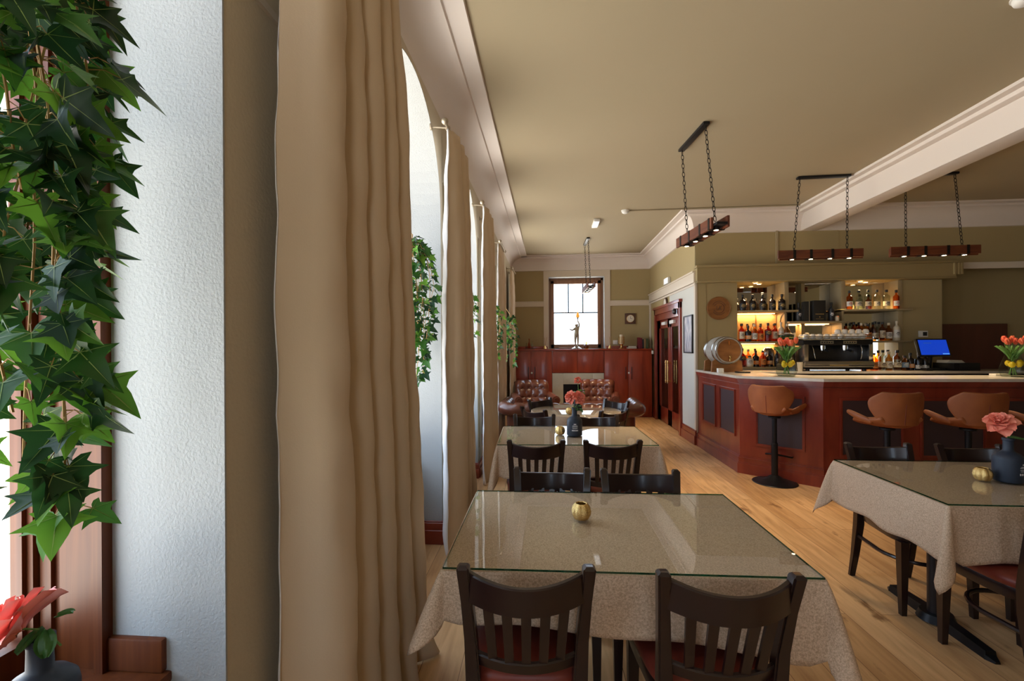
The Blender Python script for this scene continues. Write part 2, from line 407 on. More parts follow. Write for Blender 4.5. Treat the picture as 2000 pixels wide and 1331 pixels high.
for i in range(0, len(edges), 2): base_run(mb, (XW, max(edges[i], -2.7)), (XW, min(edges[i+1], 9.68)), (1, 0))
for a, b in WIN:
    base_run(mb, (-1.14, b-.006), (XW+.02, b-.006), (0, -1)); base_run(mb, (-1.14, a+.006), (XW+.02, a+.006), (0, 1)); base_run(mb, (-1.14, a), (-1.14, b), (1, 0))
struct(mb.build('baseboard_left', 'mahogany'))
# timber windows in the arched openings
def arch_ring(mb, a, b, i0, i1, x0, x1, base):
    P = arch_pts(a, b, i0, base=base); Q = arch_pts(a, b, i1, base=base)
    for i in range(len(P)-1): mb.prism([P[i], P[i+1], Q[i+1], Q[i]], lambda u, v: (x0, u, v), lambda u, v: (x1, u, v))
for k, (a, b) in enumerate(WIN):
    wd = thing('window_%d' % (k+1), None, None, (0, 0, 0)); wd['kind'] = 'structure'; zb = .662
    mb = MB(); arch_ring(mb, a, b, .0, .018, -1.245, -1.118, zb); arch_ring(mb, a, b, .0, .034, -1.135, -1.112, zb)
    arch_ring(mb, a, b, .0, .012, -1.27, -1.24, zb); arch_ring(mb, a, b, .0, .022, -1.295, -1.265, zb)
    mb.build('window_lining', 'sash_wood', wd)
    mb = MB(); arch_ring(mb, a, b, .006, .034, -1.36, -1.30, zb-.01); arch_ring(mb, a, b, .032, .044, -1.35, -1.318, zb)
    c = (a+b)/2
    mb.box((-1.36, a+.03, zb), (-1.302, b-.03, zb+.08)); mb.box((-1.36, a+.03, 1.95), (-1.302, b-.03, 2.01))
    mb.box((-1.35, c-.02, 1.98), (-1.31, c+.02, WZT-.03))
    mb.build('sash', 'sash_wood', wd)
    mb = MB(); P = arch_pts(a, b, .05, base=zb); mb.prism(P, lambda u, v: (-1.334, u, v), lambda u, v: (-1.330, u, v)); mb.build('pane', 'pane', wd)
# end wall with its window
wx0, wx1, wz0, wz1 = .0, 1.215, 1.445, 3.02
mb = MB()
mb.box((-1.5, YF, 0), (wx0, YF+.45, 3.46)); mb.box((wx1, YF, 0), (2.4, YF+.45, 3.46))
mb.box((wx0, YF, 0), (wx1, YF+.45, wz0)); mb.box((wx0, YF, wz1), (wx1, YF+.45, 3.46))
struct(mb.build('wall_back', 'olive'))
mb = MB()
mb.box((-.11, YF-.02, 1.42), (wx0, YF, 3.155)); mb.box((wx1, YF-.02, 1.42), (1.335, YF, 3.155)); mb.box((wx0, YF-.02, wz1), (wx1, YF, 3.155))
struct(mb.build('trim_10', 'trim_cream'))
mb = MB()
mb.box((wx0, YF-.01, wz0), (wx0+.006, YF+.26, wz1)); mb.box((wx1-.006, YF-.01, wz0), (wx1, YF+.26, wz1))
mb.box((wx0, YF-.01, wz1-.006), (wx1, YF+.26, wz1)); mb.box((wx0, YF-.01, wz0), (wx1, YF+.26, wz0+.006))
struct(mb.build('trim_11', 'plaster_white'))
wd = thing('window_7', None, None); wd['kind'] = 'structure'
fx0, fx1, fz0, fz1 = .045, 1.16, 1.45, 2.965; y0, y1 = YF+.20, YF+.27
mb = MB()
mb.box((fx0, y0, fz0), (fx0+.075, y1, fz1), .006); mb.box((fx1-.075, y0, fz0), (fx1, y1, fz1), .006)
mb.box((fx0, y0, fz0), (fx1, y1, fz0+.09), .006); mb.box((fx0, y0, fz1-.075), (fx1, y1, fz1), .006)
mb.box((wx0, y0+.02, wz0), (fx0, y1+.05, wz1)); mb.box((fx1, y0+.02, wz0), (wx1, y1+.05, wz1)); mb.box((wx0, y0+.02, fz1), (wx1, y1+.05, wz1))
mb.build('window_frame', 'sash_wood_pale', wd)
mb = MB(); zt = 2.245
mb.box((fx0+.07, y0+.02, zt-.012), (fx1-.07, y1-.01, zt+.012))
for q in (1/3, 2/3): xx = fx0+.075+(fx1-fx0-.15)*q; mb.box((xx-.012, y0+.02, zt), (xx+.012, y1-.01, fz1-.07))
mb.build('glazing_bar', 'dark_iron', wd)
B((fx0+.05, y1-.03, fz0+.05), (fx1-.05, y1-.026, fz1-.05)).build('pane', 'pane', wd)
mb = MB()     # picture rail boards of the end wall
for x0, x1 in ((-.81, -.11), (1.335, XA)):
    mb.box((x0, YF-.02, 2.37), (x1, YF, 2.485), .004); mb.box((x0, YF-.032, 2.465), (x1, YF, 2.485), .003)
mb.box((XA-.03, YF-.10, 1.4), (XA-.005, YF-.02, 2.42))
struct(mb.build('trim_12', 'trim_cream'))
# passage wall with the double doors (right side of the lounge end)
dy0, dy1, dz = 7.78, 9.42, 2.13
mb = MB()
mb.box((XA, YB, 0), (XA+.12, dy0, 3.46)); mb.box((XA, dy1, 0), (XA+.12, YF, 3.46)); mb.box((XA, dy0, dz), (XA+.12, dy1, 3.46))
struct(mb.build('wall_passage', 'olive'))
mb = MB(); mb.box((XA-.006, YB+.02, .0), (XA, dy0-.02, 2.42)); mb.box((XA-.006, dy0-.02, 2.2), (XA, 8.45, 2.42)); struct(mb.build('trim_13', 'grey_white'))
mb = MB()
mb.box((XA-.035, YB-.02, 2.43), (XA, YF-.03, 2.60), .006); mb.box((XA-.055, YB-.03, 2.575), (XA, YF-.03, 2.60), .004)
mb.box((XA-.018, YB, 2.39), (XA, YF-.03, 2.425), .003)
struct(mb.build('trim_14', 'trim_cream'))
mb = MB(); mb.box((XA-.012, YB-.012, 0.1), (XA+.022, YB+.05, 2.43), .003); struct(mb.build('trim_15', 'trim_cream'))
mb = MB(); base_run(mb, (XA, YB-.02), (XA, dy0-.1), (-1, 0), .025, .22); base_run(mb, (XA, dy1+.1), (XA, 9.7), (-1, 0), .025, .22)
struct(mb.build('baseboard_right', 'mahogany'))
dr = thing('door_1', None, None); dr['kind'] = 'structure'
mb = MB()
for y0_, y1_ in ((dy0-.10, dy0), (dy1, dy1+.10)): mb.box((XA-.045, y0_, 0), (XA+.13, y1_, dz+.10), .008)
mb.box((XA-.045, dy0-.1, dz-.02), (XA+.13, dy1+.1, dz+.10), .008); mb.box((XA-.065, dy0-.13, dz+.08), (XA+.01, dy1+.13, dz+.13), .008)
mb.box((XA-.02, dy0, dz-.14), (XA+.03, dy1, dz-.02), .004)
mb.build('door_frame', 'mahogany', dr)
ym = (dy0+dy1)/2
for k, (p, q) in enumerate(((dy0+.01, ym-.003), (ym+.003, dy1-.01))):
    lf = MB(); x0_, x1_ = XA+.03, XA+.075
    lf.box((x0_, p, .01), (x1_, p+.13, dz-.14), .004); lf.box((x0_, q-.13, .01), (x1_, q, dz-.14), .004)
    lf.box((x0_, p, .01), (x1_, q, .30), .004); lf.box((x0_, p, dz-.30), (x1_, q, dz-.14), .004)
    lo = lf.build('door_leaf', 'mahogany', dr)
    g = B((x0_+.018, p+.12, .29), (x0_+.024, q-.12, dz-.29)).build('door_glass', 'door_glass', lo)
    s1 = -1 if k else 1; yh = (q-.07) if k == 0 else (p+.07)
    h = MB(); h.tube([(x0_-.055, yh, .80), (x0_-.055, yh, 1.22)], .013, 10)
    for z in (.84, 1.18): h.cyl((x0_, yh, z), (x0_-.055, yh, z), .012, n=8); h.sph((x0_-.055, yh, z), .019, 10, 6)
    h.build('door_handle', 'brass', lo)
    B((x0_-.05, (p+q)/2-.14+.12*s1, dz-.245), (x0_-.002, (p+q)/2+.12+.12*s1, dz-.185), .006).build('door_closer', 'white_plastic', lo)
# dark room glimpsed through the door glass
struct(B((XA+1.6, dy0-.6, 0), (XA+1.65, YF, 3.4)).build('wall_hall', 'olive'))
# bar wall with the open back-bar recess
rx0, rx1, rz0, rz1 = 2.79, 5.09, 1.17, 2.415; xe = 5.62
mb = MB()
mb.box((XA+.12, YB, 0), (rx0, YB+.5, 3.46)); mb.box((rx1, YB, 0), (xe, YB+.5, 3.46)); mb.box((XA, YB, 2.4), (XA+.13, YB+.02, 3.46))
mb.box((rx0, YB, 0), (rx1, YB+.5, rz0)); mb.box((rx0, YB, rz1), (rx1, YB+.5, 3.46)); mb.box((XA, YB-.005, 0), (XA+.15, YB+.03, 2.5))
mb.box((xe, YB, 2.64), (9.2, YB+.5, 3.46)); mb.box((xe, YB+.42, 0), (9.2, YB+.5, 2.7))
mb.box((XA, YB-.006, 2.66), (4.22, YB, 3.2))
struct(mb.build('wall_bar', 'olive'))
mb = MB()
mb.box((XA-.01, YB-.11, 2.425), (5.72, YB, 2.655)); mb.box((XA-.03, YB-.15, 2.63), (5.80, YB, 2.665), .006); mb.box((XA-.01, YB-.12, 2.415), (5.72, YB, 2.44), .004)
for x in (5.70, 5.745, 5.785): mb.box((x-.018, YB-.13, 2.47), (x+.018, YB, 2.64), .006)
struct(mb.build('trim_16', 'olive_trim'))
struct(B((5.84, YB-.03, 2.56), (9.2, YB+.02, 2.65), .004).build('trim_17', 'trim_cream'))
struct(B((3.33, YB-.03, 2.66), (3.365, YB, 3.17), .004).build('trim_18', 'shelf_paint'))
struct(B((5.86, YB+.36, 0), (6.82, YB+.419, 1.79), .006).build('door_2', 'mahogany_dark'))
struct(B((5.84, YB+.34, 0), (5.865, YB+.419, 1.80), .003).build('trim_19', 'trim_cream'))
# ceiling cornice, swept along the walls with mitred corners
def cornice(path, prof, scales, name):
    mb = MB(); n = len(path); rows = []
    dirs = []
    for i in range(n-1):
        d = (Vector(path[i+1])-Vector(path[i])).normalized(); dirs.append((d, Vector((d.y, -d.x))))      # inward normal = right-hand side
    for i in range(n):
        row = []
        for o, z in prof:
            if i == 0: p = Vector(path[0])+dirs[0][1]*o*scales[0]
            elif i == n-1: p = Vector(path[-1])+dirs[-1][1]*o*scales[-1]
            else: p = Vector(path[i])+dirs[i-1][1]*o*scales[i-1]+dirs[i][1]*o*scales[i]
            row.append(mb.bm.verts.new((p.x, p.y, z)))
        rows.append(row)
    for A, B_ in zip(rows, rows[1:]):
        for i in range(len(A)-1): mb._f((A[i], A[i+1], B_[i+1], B_[i]), True)
    return struct(mb.build(name, 'cornice', ang=25))
prof = [(0, 3.155), (.035, 3.16), (.04, 3.185)]+[(.04+.17*(1-math.cos(t*pi/16)), 3.185+.225*math.sin(t*pi/16)) for t in range(1, 9)]+[(.215, 3.438), (.34, 3.438), (.345, 3.470)]
profL = [(0, 3.185)]+[(.215*(1-math.cos(t*pi/20)), 3.185+.235*math.sin(t*pi/20)) for t in range(1, 11)]+[(.222, 3.438), (.34, 3.438), (.345, 3.470)]
cornice([(-.812, -2.7), (-.812, YF)], profL, [1], 'trim_23')
cornice([(-.81, YF), (XA, YF), (XA, YB), (3.69, YB)], [(o, z) for o, z in prof], [.74, .76, .76], 'trim_20')
cornice([(3.91, YB), (9.1, YB)], prof, [.76], 'trim_21')
# beam
mb = MB(); mb.box((3.68, -2.7, 3.157), (3.92, YB, 3.46), .006); mb.box((3.53, -2.7, 3.435), (3.69, YB-.2, 3.47)); mb.box((3.60, -2.7, 3.40), (3.69, YB-.1, 3.44), .01)
struct(mb.build('trim_22', 'cornice'))
# walls outside the picture that close the room
mb = MB(); mb.box((-1.5, -2.9, 0), (-.2, -2.8, 3.46)); mb.box((.7, -2.9, 0), (9.2, -2.8, 3.46)); mb.box((-.2, -2.9, 0), (.7, -2.8, .8)); mb.box((-.2, -2.9, 2.8), (.7, -2.8, 3.46))
wd = thing('window_8', None, None); wd['kind'] = 'structure'  # unseen window added in the rear wall, sized to let in fill light
q = MB(); q.box((-.2, -2.87, .8), (-.13, -2.81, 2.8)); q.box((.63, -2.87, .8), (.7, -2.81, 2.8)); q.box((-.13, -2.87, .8), (.63, -2.81, .88)); q.box((-.13, -2.87, 2.72), (.63, -2.81, 2.8)); q.build('window_frame', 'sash_wood', wd)
B((-.13, -2.85, .88), (.63, -2.845, 2.72)).build('pane', 'pane', wd)
struct(mb.build('wall_front', 'plaster_cream'))
struct(B((9.1, -2.9, 0), (9.2, 7.5, 3.46)).build('wall_right', 'olive'))
struct(B((XA+.1, YF, 0), (4.0, YF+.1, 3.46)).build('wall_hall_end', 'olive'))
# ================================================================ CHAIRS
def make_chair():
    t = thing('dining_chair', 'x', 'chair')
    H = .84
    def post(s):                                  # rear leg and back post in one curved piece
        P = [(s*.168, -.265, 0), (s*.165, -.235, .15), (s*.162, -.205, .35), (s*.160, -.200, .47), (s*.165, -.215, .60), (s*.173, -.245, .73), (s*.180, -.275, H)]
        mb = MB(); rings = []
        W = [.016, .019, .022, .022, .019, .017, .018]; D = [.014, .018, .024, .024, .02, .018, .02]
        for p, a, d in zip(P, W, D): rings.append([mb.bm.verts.new((p[0]+x*a, p[1]+y*d, p[2])) for x, y in ((-1, -1), (1, -1), (1, 1), (-1, 1))])
        # chamfered cap
        p = P[-1]; rings.append([mb.bm.verts.new((p[0]+x*.010, p[1]+y*.011-.002, p[2]+.009)) for x, y in ((-1, -1), (1, -1), (1, 1), (-1, 1))])
        mb.skin(rings, True, False)
        es = [e for e in mb.bm.edges if abs((e.verts[0].co-e.verts[1].co).z) > .03]
        r = bmesh.ops.bevel(mb.bm, geom=es, offset=.005, segments=2, affect='EDGES')
        return mb
    for s in (-1, 1): post(s).build('back_leg', 'chair_wood', t, ang=40)
    def rail(z0, z1, yb, bow, th, name, dip0=0, x=.165):
        mb = MB(); rows = []; N = 16
        for i in range(N+1):
            u = -1+2*i/N; k = 1-u*u; xx = u*x
            yy = yb-bow*k; d = dip0*k
            a = 2*bow*u/x; nrm = Vector((-a, 1, 0)).normalized()*-1   # outward
            c0 = Vector((xx, yy, 0))
            f = -nrm*th*.5; g = nrm*th*.5; r = .004
            lean = .012
            row = [c0+f+Vector((0, lean, z0-d*.6)), c0+g+Vector((0, lean, z0-d*.6)), c0+g+Vector((0, 0, z1-r-d)), c0+g*.6+Vector((0, 0, z1-d)), c0+f*.6+Vector((0, 0, z1-d)), c0+f+Vector((0, 0, z1-r-d))]
            rows.append([mb.bm.verts.new(p) for p in row])
        mb.skin(rows, True, True)
        return mb.build(name, 'chair_wood', t, ang=30)
    rail(.735, .826, -.266, .062, .02, 'top_rail', .018)
    rail(.52, .56, -.207, .045, .02, 'lower_rail', .008, .155)
    for i in range(5):
        u = (-2+i)/2*.66; k = 1-u*u; mb = MB()
        xt, xb = u*.165, u*.150; yt, yb = -.252-.062*k+.0, -.207-.045*k
        mb.skin([[mb.bm.verts.new((xb+a*.013, yb+b*.006, .55)) for a, b in ((-1, -1), (1, -1), (1, 1), (-1, 1))],
                 [mb.bm.verts.new((xt+a*.0145, yt+b*.006, .745-.012*k)) for a, b in ((-1, -1), (1, -1), (1, 1), (-1, 1))]], True, False)
        mb.build('slat', 'chair_wood', t)
    # seat: frame and cushion of the same rounded outline
    def outline(w, d, n=40):
        P = []
        for i in range(n):
            a = 2*pi*i/n; c, s_ = math.cos(a), math.sin(a); e = .45
            x = math.copysign(abs(c)**e, c); y = math.copysign(abs(s_)**e, s_)
            P.append((x*w*(1+.10*y), y*d))
        return P
    def slab(w, d, prof, name, m):
        mb = MB(); rings = []
        for k, z in prof: rings.append([mb.bm.verts.new((x*k, y*k, z)) for x, y in outline(w, d)])
        mb.skin(rings, True, True); return mb.build(name, m, t, ang=50)
    slab(.195, .205, [(.985, .395), (1.0, .40), (1.0, .445), (.985, .45)], 'seat_frame', 'chair_wood')
    slab(.198, .208, [(.985, .447), (1.01, .455), (1.01, .468), (.985, .481), (.90, .492), (.70, .499), (.3, .503)], 'seat', 'seat_leather')
    for s in (-1, 1):
        mb = MB(); q = [(s*.180, .175, 0, .013), (s*.178, .172, .25, .019), (s*.176, .17, .40, .022)]
        mb.skin([[mb.bm.verts.new((x+a*r, y+b*r, z)) for a, b in ((-1, -1), (1, -1), (1, 1), (-1, 1))] for x, y, z, r in q], True, False)
        mb.build('front_leg', 'chair_wood', t)
    # curved stretcher hoop inside the legs
    P = [(.170*math.cos(a), -.02+.20*math.sin(a)*.95, .27) for a in [pi*i/14 for i in range(15)]]
    P = [(.166, -.215, .28)]+P+[(-.166, -.215, .28)]
    MB().tube(P, .010, 8, sx=1.1, sy=1.1).build('stretcher', 'chair_wood', t)
    return t
ch0 = make_chair(); used = []
def chair(x, y, rz, label, group=None):
    # x, y: midpoint of the post tops
    ox, oy = .275*math.sin(rz)*-1, .275*math.cos(rz)
    loc = (x+ox, y+oy, 0)
    if not used: used.append(1); ch0.location = loc; ch0.rotation_euler = (0, 0, rz); ch0['label'] = label
    else: dup(ch0, loc, rz, label)
chair(-.069, 1.30, math.radians(3), 'dark slatted chair nearest the viewer, left of the two backs turned to us')
chair(.493, 1.297, math.radians(1), 'dark slatted chair nearest the viewer, right of the two backs turned to us')
chair(.012, 2.36, pi, 'dark chair on the far left side of the nearest table, facing us')
chair(.456, 2.36, pi, 'dark chair on the far right side of the nearest table, facing us')
chair(-.089, 3.069, math.radians(4), 'dark slatted chair at left on the near side of the second table')
chair(.424, 3.096, math.radians(3), 'dark slatted chair at right on the near side of the second table')
chair(-.139, 4.26, pi+math.radians(3), 'dark chair at left on the far side of the second table with the bottle vase')
chair(.443, 4.27, pi+math.radians(3), 'dark chair at right on the far side of the second table, behind the bottle vase')
def chair2(p, q, label):                         # posts p (left) to q (right) seen from behind the chair
    a = math.atan2(q[1]-p[1], q[0]-p[0]); chair((p[0]+q[0])/2, (p[1]+q[1])/2, a, label)
chair2((-.308, 4.84), (-.02, 4.53), 'dark chair at the near left of the round table')
chair2((.492, 4.50), (.82, 4.74), 'dark chair at the near right of the round table')
chair2((.03, 5.72), (-.26, 5.42), 'dark chair at the far left of the round table, in front of the sofa')
chair2((.93, 5.30), (.66, 5.65), 'dark chair at the far right of the round table, in front of the sofa')
chair(2.095, 3.095, pi, 'dark chair on the far left side of the right-hand table by the bar')
chair(2.63, 3.085, pi, 'dark chair on the far right side of the right-hand table by the bar')
chair(2.11, 1.96, math.radians(0), 'chair with a red leather seat tucked under the near side of the right-hand table')

# ================================================================ TABLES
def cloth(w, d, drop, corner, seed, flare=.10, skew=0, round_=False, rad=.5):
    """draped cloth: top sheet, rounded edge, folds at the corners"""
    random.seed(seed); mb = MB(); pts = []
    if round_:
        n = 120
        for i in range(n):
            a = 2*pi*i/n; pts.append((rad*math.cos(a), rad*math.sin(a), math.cos(a), math.sin(a), 0, i/n))
    else:
        hw, hd = w/2, d/2; rc = .012
        side = 26
        cs = [(hw, hd, 0), (-hw, hd, 90), (-hw, -hd, 180), (hw, -hd, 270)]
        for k in range(4):
            cx, cy, a0 = cs[k]; sx, sy = math.copysign(1, cx), math.copysign(1, cy)
            for i in range(13):
                a = math.radians(a0+90*i/12); u = 1-abs(i-6)/6
                pts.append((cx-sx*rc+rc*math.cos(a), cy-sy*rc+rc*math.sin(a), math.cos(a), math.sin(a), u, k))
            nx, ny, _ = cs[(k+1) % 4]
            sx2, sy2 = math.copysign(1, nx), math.copysign(1, ny)
            A = Vector((pts[-1][0], pts[-1][1])); ang = math.radians(a0+90)
            Bp = Vector((nx-sx2*rc+rc*math.cos(ang), ny-sy2*rc+rc*math.sin(ang)))
            for i in range(1, side):
                f = i/side; p = A.lerp(Bp, f); pts.append((p.x, p.y, math.cos(ang), math.sin(ang), -min(f, 1-f)*(A-Bp).length, k+f))
    n = len(pts); rings = []
    cen = [mb.bm.verts.new((x*.5, y*.5, 0)) for x, y, *_ in pts]
    rings.append(cen); K = 14
    cj = [random.uniform(.8, 1.15) for _ in range(4)]; tw = [random.uniform(-.35, .35) for _ in range(4)]
    for j in range(K+1):
        t = j/K; row = []
        for x, y, nx, ny, u, k in pts:
            if round_:
                wv = .5+.5*math.sin(k*2*pi*11+seed); L = drop; off = .006+t*(.014+.028*wv); z = -L*t
                row.append(mb.bm.verts.new((x+nx*off, y+ny*off, z))); continue
            if u >= 0:
                kk = int(k) % 4; e = (.5-.5*math.cos(pi*u)); fl = flare*cj[kk]
            else:
                kk = int(round(k)) % 4; dist = -u; e = -max(0, 1-dist/.16)**2*.55; fl = flare*cj[kk]
            L = drop+(corner-drop)*(max(0, (u+0)) if u > 0 else 0)*cj[kk]
            if u < 0: L = drop+(.03*max(0, 1-dist/.2))+.006*math.sin(k*17+seed)
            L *= 1+skew*x/(w/2)*(1 if y < 0 else 0)
            q = pnoise(Vector((x*3.2+seed, y*3.2, t*.6)))
            off = .004+t*(.018+.05*q*(1 if u < 0 else .3))+fl*e*t**.8 if u >= 0 else .004+t*(.016+.04*q)+fl*e*t*.35
            a = math.atan2(ny, nx)+(tw[kk]*u*t if u > 0 else 0)
            row.append(mb.bm.verts.new((x+math.cos(a)*off, y+math.sin(a)*off, -L*t)))
        rings.append(row)
    ctr = mb.bm.verts.new((0, 0, 0))
    for i in range(n): mb._f((ctr, cen[i], cen[(i+1) % n]), True)
    mb.skin(rings, False, True)
    return mb
def glass_top(w, d, parent, z):
    x, y = w/2, d/2
    g = B((-x+.001, -y+.001, z), (x-.001, y-.001, z+.005)).build('glass_sheet', 'table_glass', parent)
    mb = MB()
    for lo, hi in (((-x, -y, z), (x, -y+.0012, z+.006)), ((-x, y-.0012, z), (x, y, z+.006)), ((-x, -y, z), (-x+.0012, y, z+.006)), ((x-.0012, -y, z), (x, y, z+.006))): mb.box(lo, hi)
    mb.build('polished_edge', 'glass_edge', g)
    return g
def pedestal_table(x, y, rz, w, d, label, rnd=False):
    t = thing('dining_table', label, 'table', (x, y, 0), rz)
    if rnd: MB().lathe([(w/2-.004, .70), (w/2-.004, .742)], n=64).build('tabletop', 'black_wood', t)
    else: B((-w/2+.004, -d/2+.004, .715), (w/2-.004, d/2-.004, .744), .004).build('tabletop', 'black_wood', t)
    xs = (0,) if (rnd or w < 1) else (-.33, .33)
    for px in xs:
        MB().cyl((px, 0, .03), (px, 0, .715), .038, n=16).build('column', 'black_wood', t)
        b = MB(); b.cyl((px, 0, .012), (px, 0, .05), .085, .07, 20)
        arms = ((1, 0), (-1, 0), (0, 1), (0, -1)) if rnd else ((0, 1), (0, -1))
        for ax, ay in arms:
            L = .30
            R = []
            for f, hh, ww in ((.06, .05, .032), (.5*L/.30*.6, .038, .028), (L, .02, .03), (L+.035, .010, .012)):
                c = Vector((px+ax*f, ay*f, 0)); sd = Vector((-ay, ax, 0))
                R.append([b.bm.verts.new(c+sd*ww*s_+Vector((0, 0, z))) for s_, z in ((-1, 0), (1, 0), (.8, hh), (-.8, hh))])
            b.skin(R, True, False)
        b.build('foot', 'black_metal', t)
    return t
def laid_table(x, y, rz, w, d, label, clabel, glabel, seed, drop=.20, corner=.34, skew=0):
    t = pedestal_table(x, y, rz, w, d, label)
    c = cloth(w+.006, d+.006, drop, corner, seed, skew=skew).build('tablecloth', 'tablecloth', loc=(x, y, .749), ang=60); c.rotation_euler = (0, 0, rz)
    q = c.modifiers.new('thickness', 'SOLIDIFY'); q.thickness = .0015; q.offset = 1
    tag(c, clabel, 'tablecloth')
    g = thing('glass_table_cover', glabel, 'glass sheet', (x, y, .752), rz); glass_top(w, d, g, 0)
laid_table(.242, 1.862, .012, 1.19, .80, 'dark pedestal table nearest the viewer, under the cloth between four chairs',
           'beige woven cloth on the nearest table, its corners hanging low', 'clear glass sheet with a green edge on the nearest table', 3, .19, .33, .22)
laid_table(.191, 3.752, .035, 1.175, .80, 'dark pedestal table second in the row, under the cloth with the bottle vase',
           'beige woven cloth on the second table in the row', 'clear glass sheet on the second table, under the bottle vase', 8, .22, .36)
laid_table(2.38, 2.60, 0, 1.20, .82, 'dark pedestal table at right in front of the bar stools',
           'beige woven cloth on the right-hand table near the bar', 'clear glass sheet on the right-hand table near the bar', 12, .24, .36)
pedestal_table(.30, 5.255, 0, 1.0, 1.0, 'round dark table under the cloth in front of the sofa', True)
c = cloth(0, 0, .24, 0, 5, round_=True, rad=.5).build('tablecloth', 'tablecloth', loc=(.30, 5.255, .745)); tag(c, 'beige cloth hanging round the circular table', 'tablecloth')
q = c.modifiers.new('thickness', 'SOLIDIFY'); q.thickness = .0015; q.offset = 1
g = thing('glass_table_cover', 'round glass sheet on the circular table', 'glass sheet', (.30, 5.255, .7475), 0)
MB().lathe([(.497, 0), (.5, .001), (.5, .005), (.497, .006)], n=72).build('glass_sheet', 'table_glass', g)

# ================================================================ BAR STOOLS
def make_stool():
    t = thing('bar_stool', 'x', 'bar stool')
    MB().lathe([(.215, 0), (.22, .004), (.215, .010), (.16, .022), (.09, .045), (.045, .075), (.03, .085)], n=40).build('base', 'black_metal', t)
    MB().lathe([(.032, .08), (.032, .42), (.028, .425), (.028, .43), (.024, .43), (.024, .69), (.06, .70), (.06, .715)], n=20).build('pole', 'black_metal', t)
    MB().tube([(-.02, .02, .30), (-.13, .12, .27), (-.12, .20, .265), (.12, .20, .265), (.13, .12, .27), (.02, .02, .30)], .010, 8).build('footrest', 'black_metal', t)
    # seat: upholstered shell with flared side wings
    def seat(u, v):
        a = 2*u-1; b = 2*v-1
        wv = .205*(1+.12*math.sin(pi*v)) if b > -.2 else .205*(1-.25*(-b-.2))
        x = a*wv*(1-.16*max(0, b)**2); y = b*.20+.01
        z = .745+.055*abs(a)**2.4*(1-.35*b)-.035*max(0, b-.55)*abs(1-a*a*.3)+.02*max(0, -b)**2
        return (x, y, z)
    MB().grid(seat, 20, 14).build('seat', 'tan_leather', t, solid=.045, off=0, sub=1, ang=70)
    for s in (-1, 1):                             # thin wing pads reaching forward
        P = [(s*.17, -.10, .775), (s*.215, -.02, .80), (s*.245, .07, .83), (s*.262, .15, .852)]
        MB().tube(P, [.022, .026, .026, .018], 10, sx=.8, sy=1.25).build('wing', 'tan_leather', t, sub=1)
    # backrest: wide hexagonal shell curving round the sitter
    prof = [(.765, .115), (.79, .15), (.84, .185), (.90, .212), (.96, .222), (1.0, .212), (1.035, .175), (1.055, .15)]
    def back(u, v):
        k = v*(len(prof)-1); i = min(int(k), len(prof)-2); f = k-i
        z = prof[i][0]*(1-f)+prof[i+1][0]*f; w_ = prof[i][1]*(1-f)+prof[i+1][1]*f
        a = 2*u-1; x = a*w_
        y = -.205-.035*(z-.76)/.3+.13*(abs(x)/.22)**2.2
        z += .018*a*a*(1 if v > .5 else 0)*(v-.5)
        return (x, y, z)
    MB().grid(back, 24, 18).build('backrest', 'tan_leather', t, solid=.038, off=0, sub=1, ang=70)
    MB().tube([(0, -.2255, .775), (0, -.233, .84), (0, -.240, .90), (0, -.246, .955)], .003, 6).build('seam', 'seat_leather', t)
    return t
st = make_stool(); st.location = (2.42, 5.12, 0); st.rotation_euler = (0, 0, math.radians(-44)); st['label'] = 'tan leather bar stool standing alone at the angled corner of the bar'
dup(st, (3.09, 4.44, 0), math.radians(-3), 'tan leather bar stool second from left, the first along the long dark bar front')
dup(st, (3.78, 4.44, 0), math.radians(-8), 'tan leather bar stool third from left, behind the rose vase table')
dup(st, (4.49, 4.42, 0), math.radians(-5), 'tan leather bar stool at the right edge, only its wing in view')

# ================================================================ BAR COUNTER
FACE = [(2.215, 6.98), (2.215, 5.51), (2.835, 4.97), (6.9, 4.97)]
def offs(path, d):
    out = []; n = len(path); V = [Vector(p) for p in path]
    for i in range(n):
        if i == 0: dd = (V[1]-V[0]).normalized(); nn = Vector((dd.y, -dd.x)); out.append(V[0]+nn*d); continue
        if i == n-1: dd = (V[-1]-V[-2]).normalized(); nn = Vector((dd.y, -dd.x)); out.append(V[-1]+nn*d); continue
        a = (V[i]-V[i-1]).normalized(); b = (V[i+1]-V[i]).normalized(); na = Vector((a.y, -a.x)); nb = Vector((b.y, -b.x))
        m_ = (na+nb).normalized(); out.append(V[i]+m_*d/m_.dot(na))
    return [(p.x, p.y) for p in out]
# outward normal of the public side: path runs toward the viewer then right, so outward is the right-hand side
bar = thing('bar_counter', 'red mahogany panelled bar counter with a pale stone top and angled corner', 'bar counter', (2.8, 5.5, 0))
def strip(path, d0, d1, z0, z1, mb):
    A = offs(path, d0); C = offs(path, d1)
    for i in range(len(A)-1):
        P = [A[i], A[i+1], C[i+1], C[i]]; mb.prism(P, lambda u, v: (u-2.8, v-5.5, z0), lambda u, v: (u-2.8, v-5.5, z1))
    return mb
R_ = 1
mb = MB(); strip(FACE, 0, -.05, .05, 1.09, mb); mb.build('front', 'mahogany', bar)
mb = MB()
for d, z0, z1 in ((.034, 0, .115), (.026, .115, .13), (.018, .13, .175), (.026, .175, .185), (.010, .185, .20)): strip(FACE, d, -.01, z0, z1, mb)
mb.build('plinth', 'mahogany', bar)
mb = MB()
for d, z0, z1 in ((.012, 1.02, 1.032), (.018, 1.045, 1.062), (.028, 1.062, 1.085), (.036, 1.085, 1.10)): strip(FACE, d, -.01, z0, z1, mb)
mb.build('cornice_moulding', 'mahogany', bar)
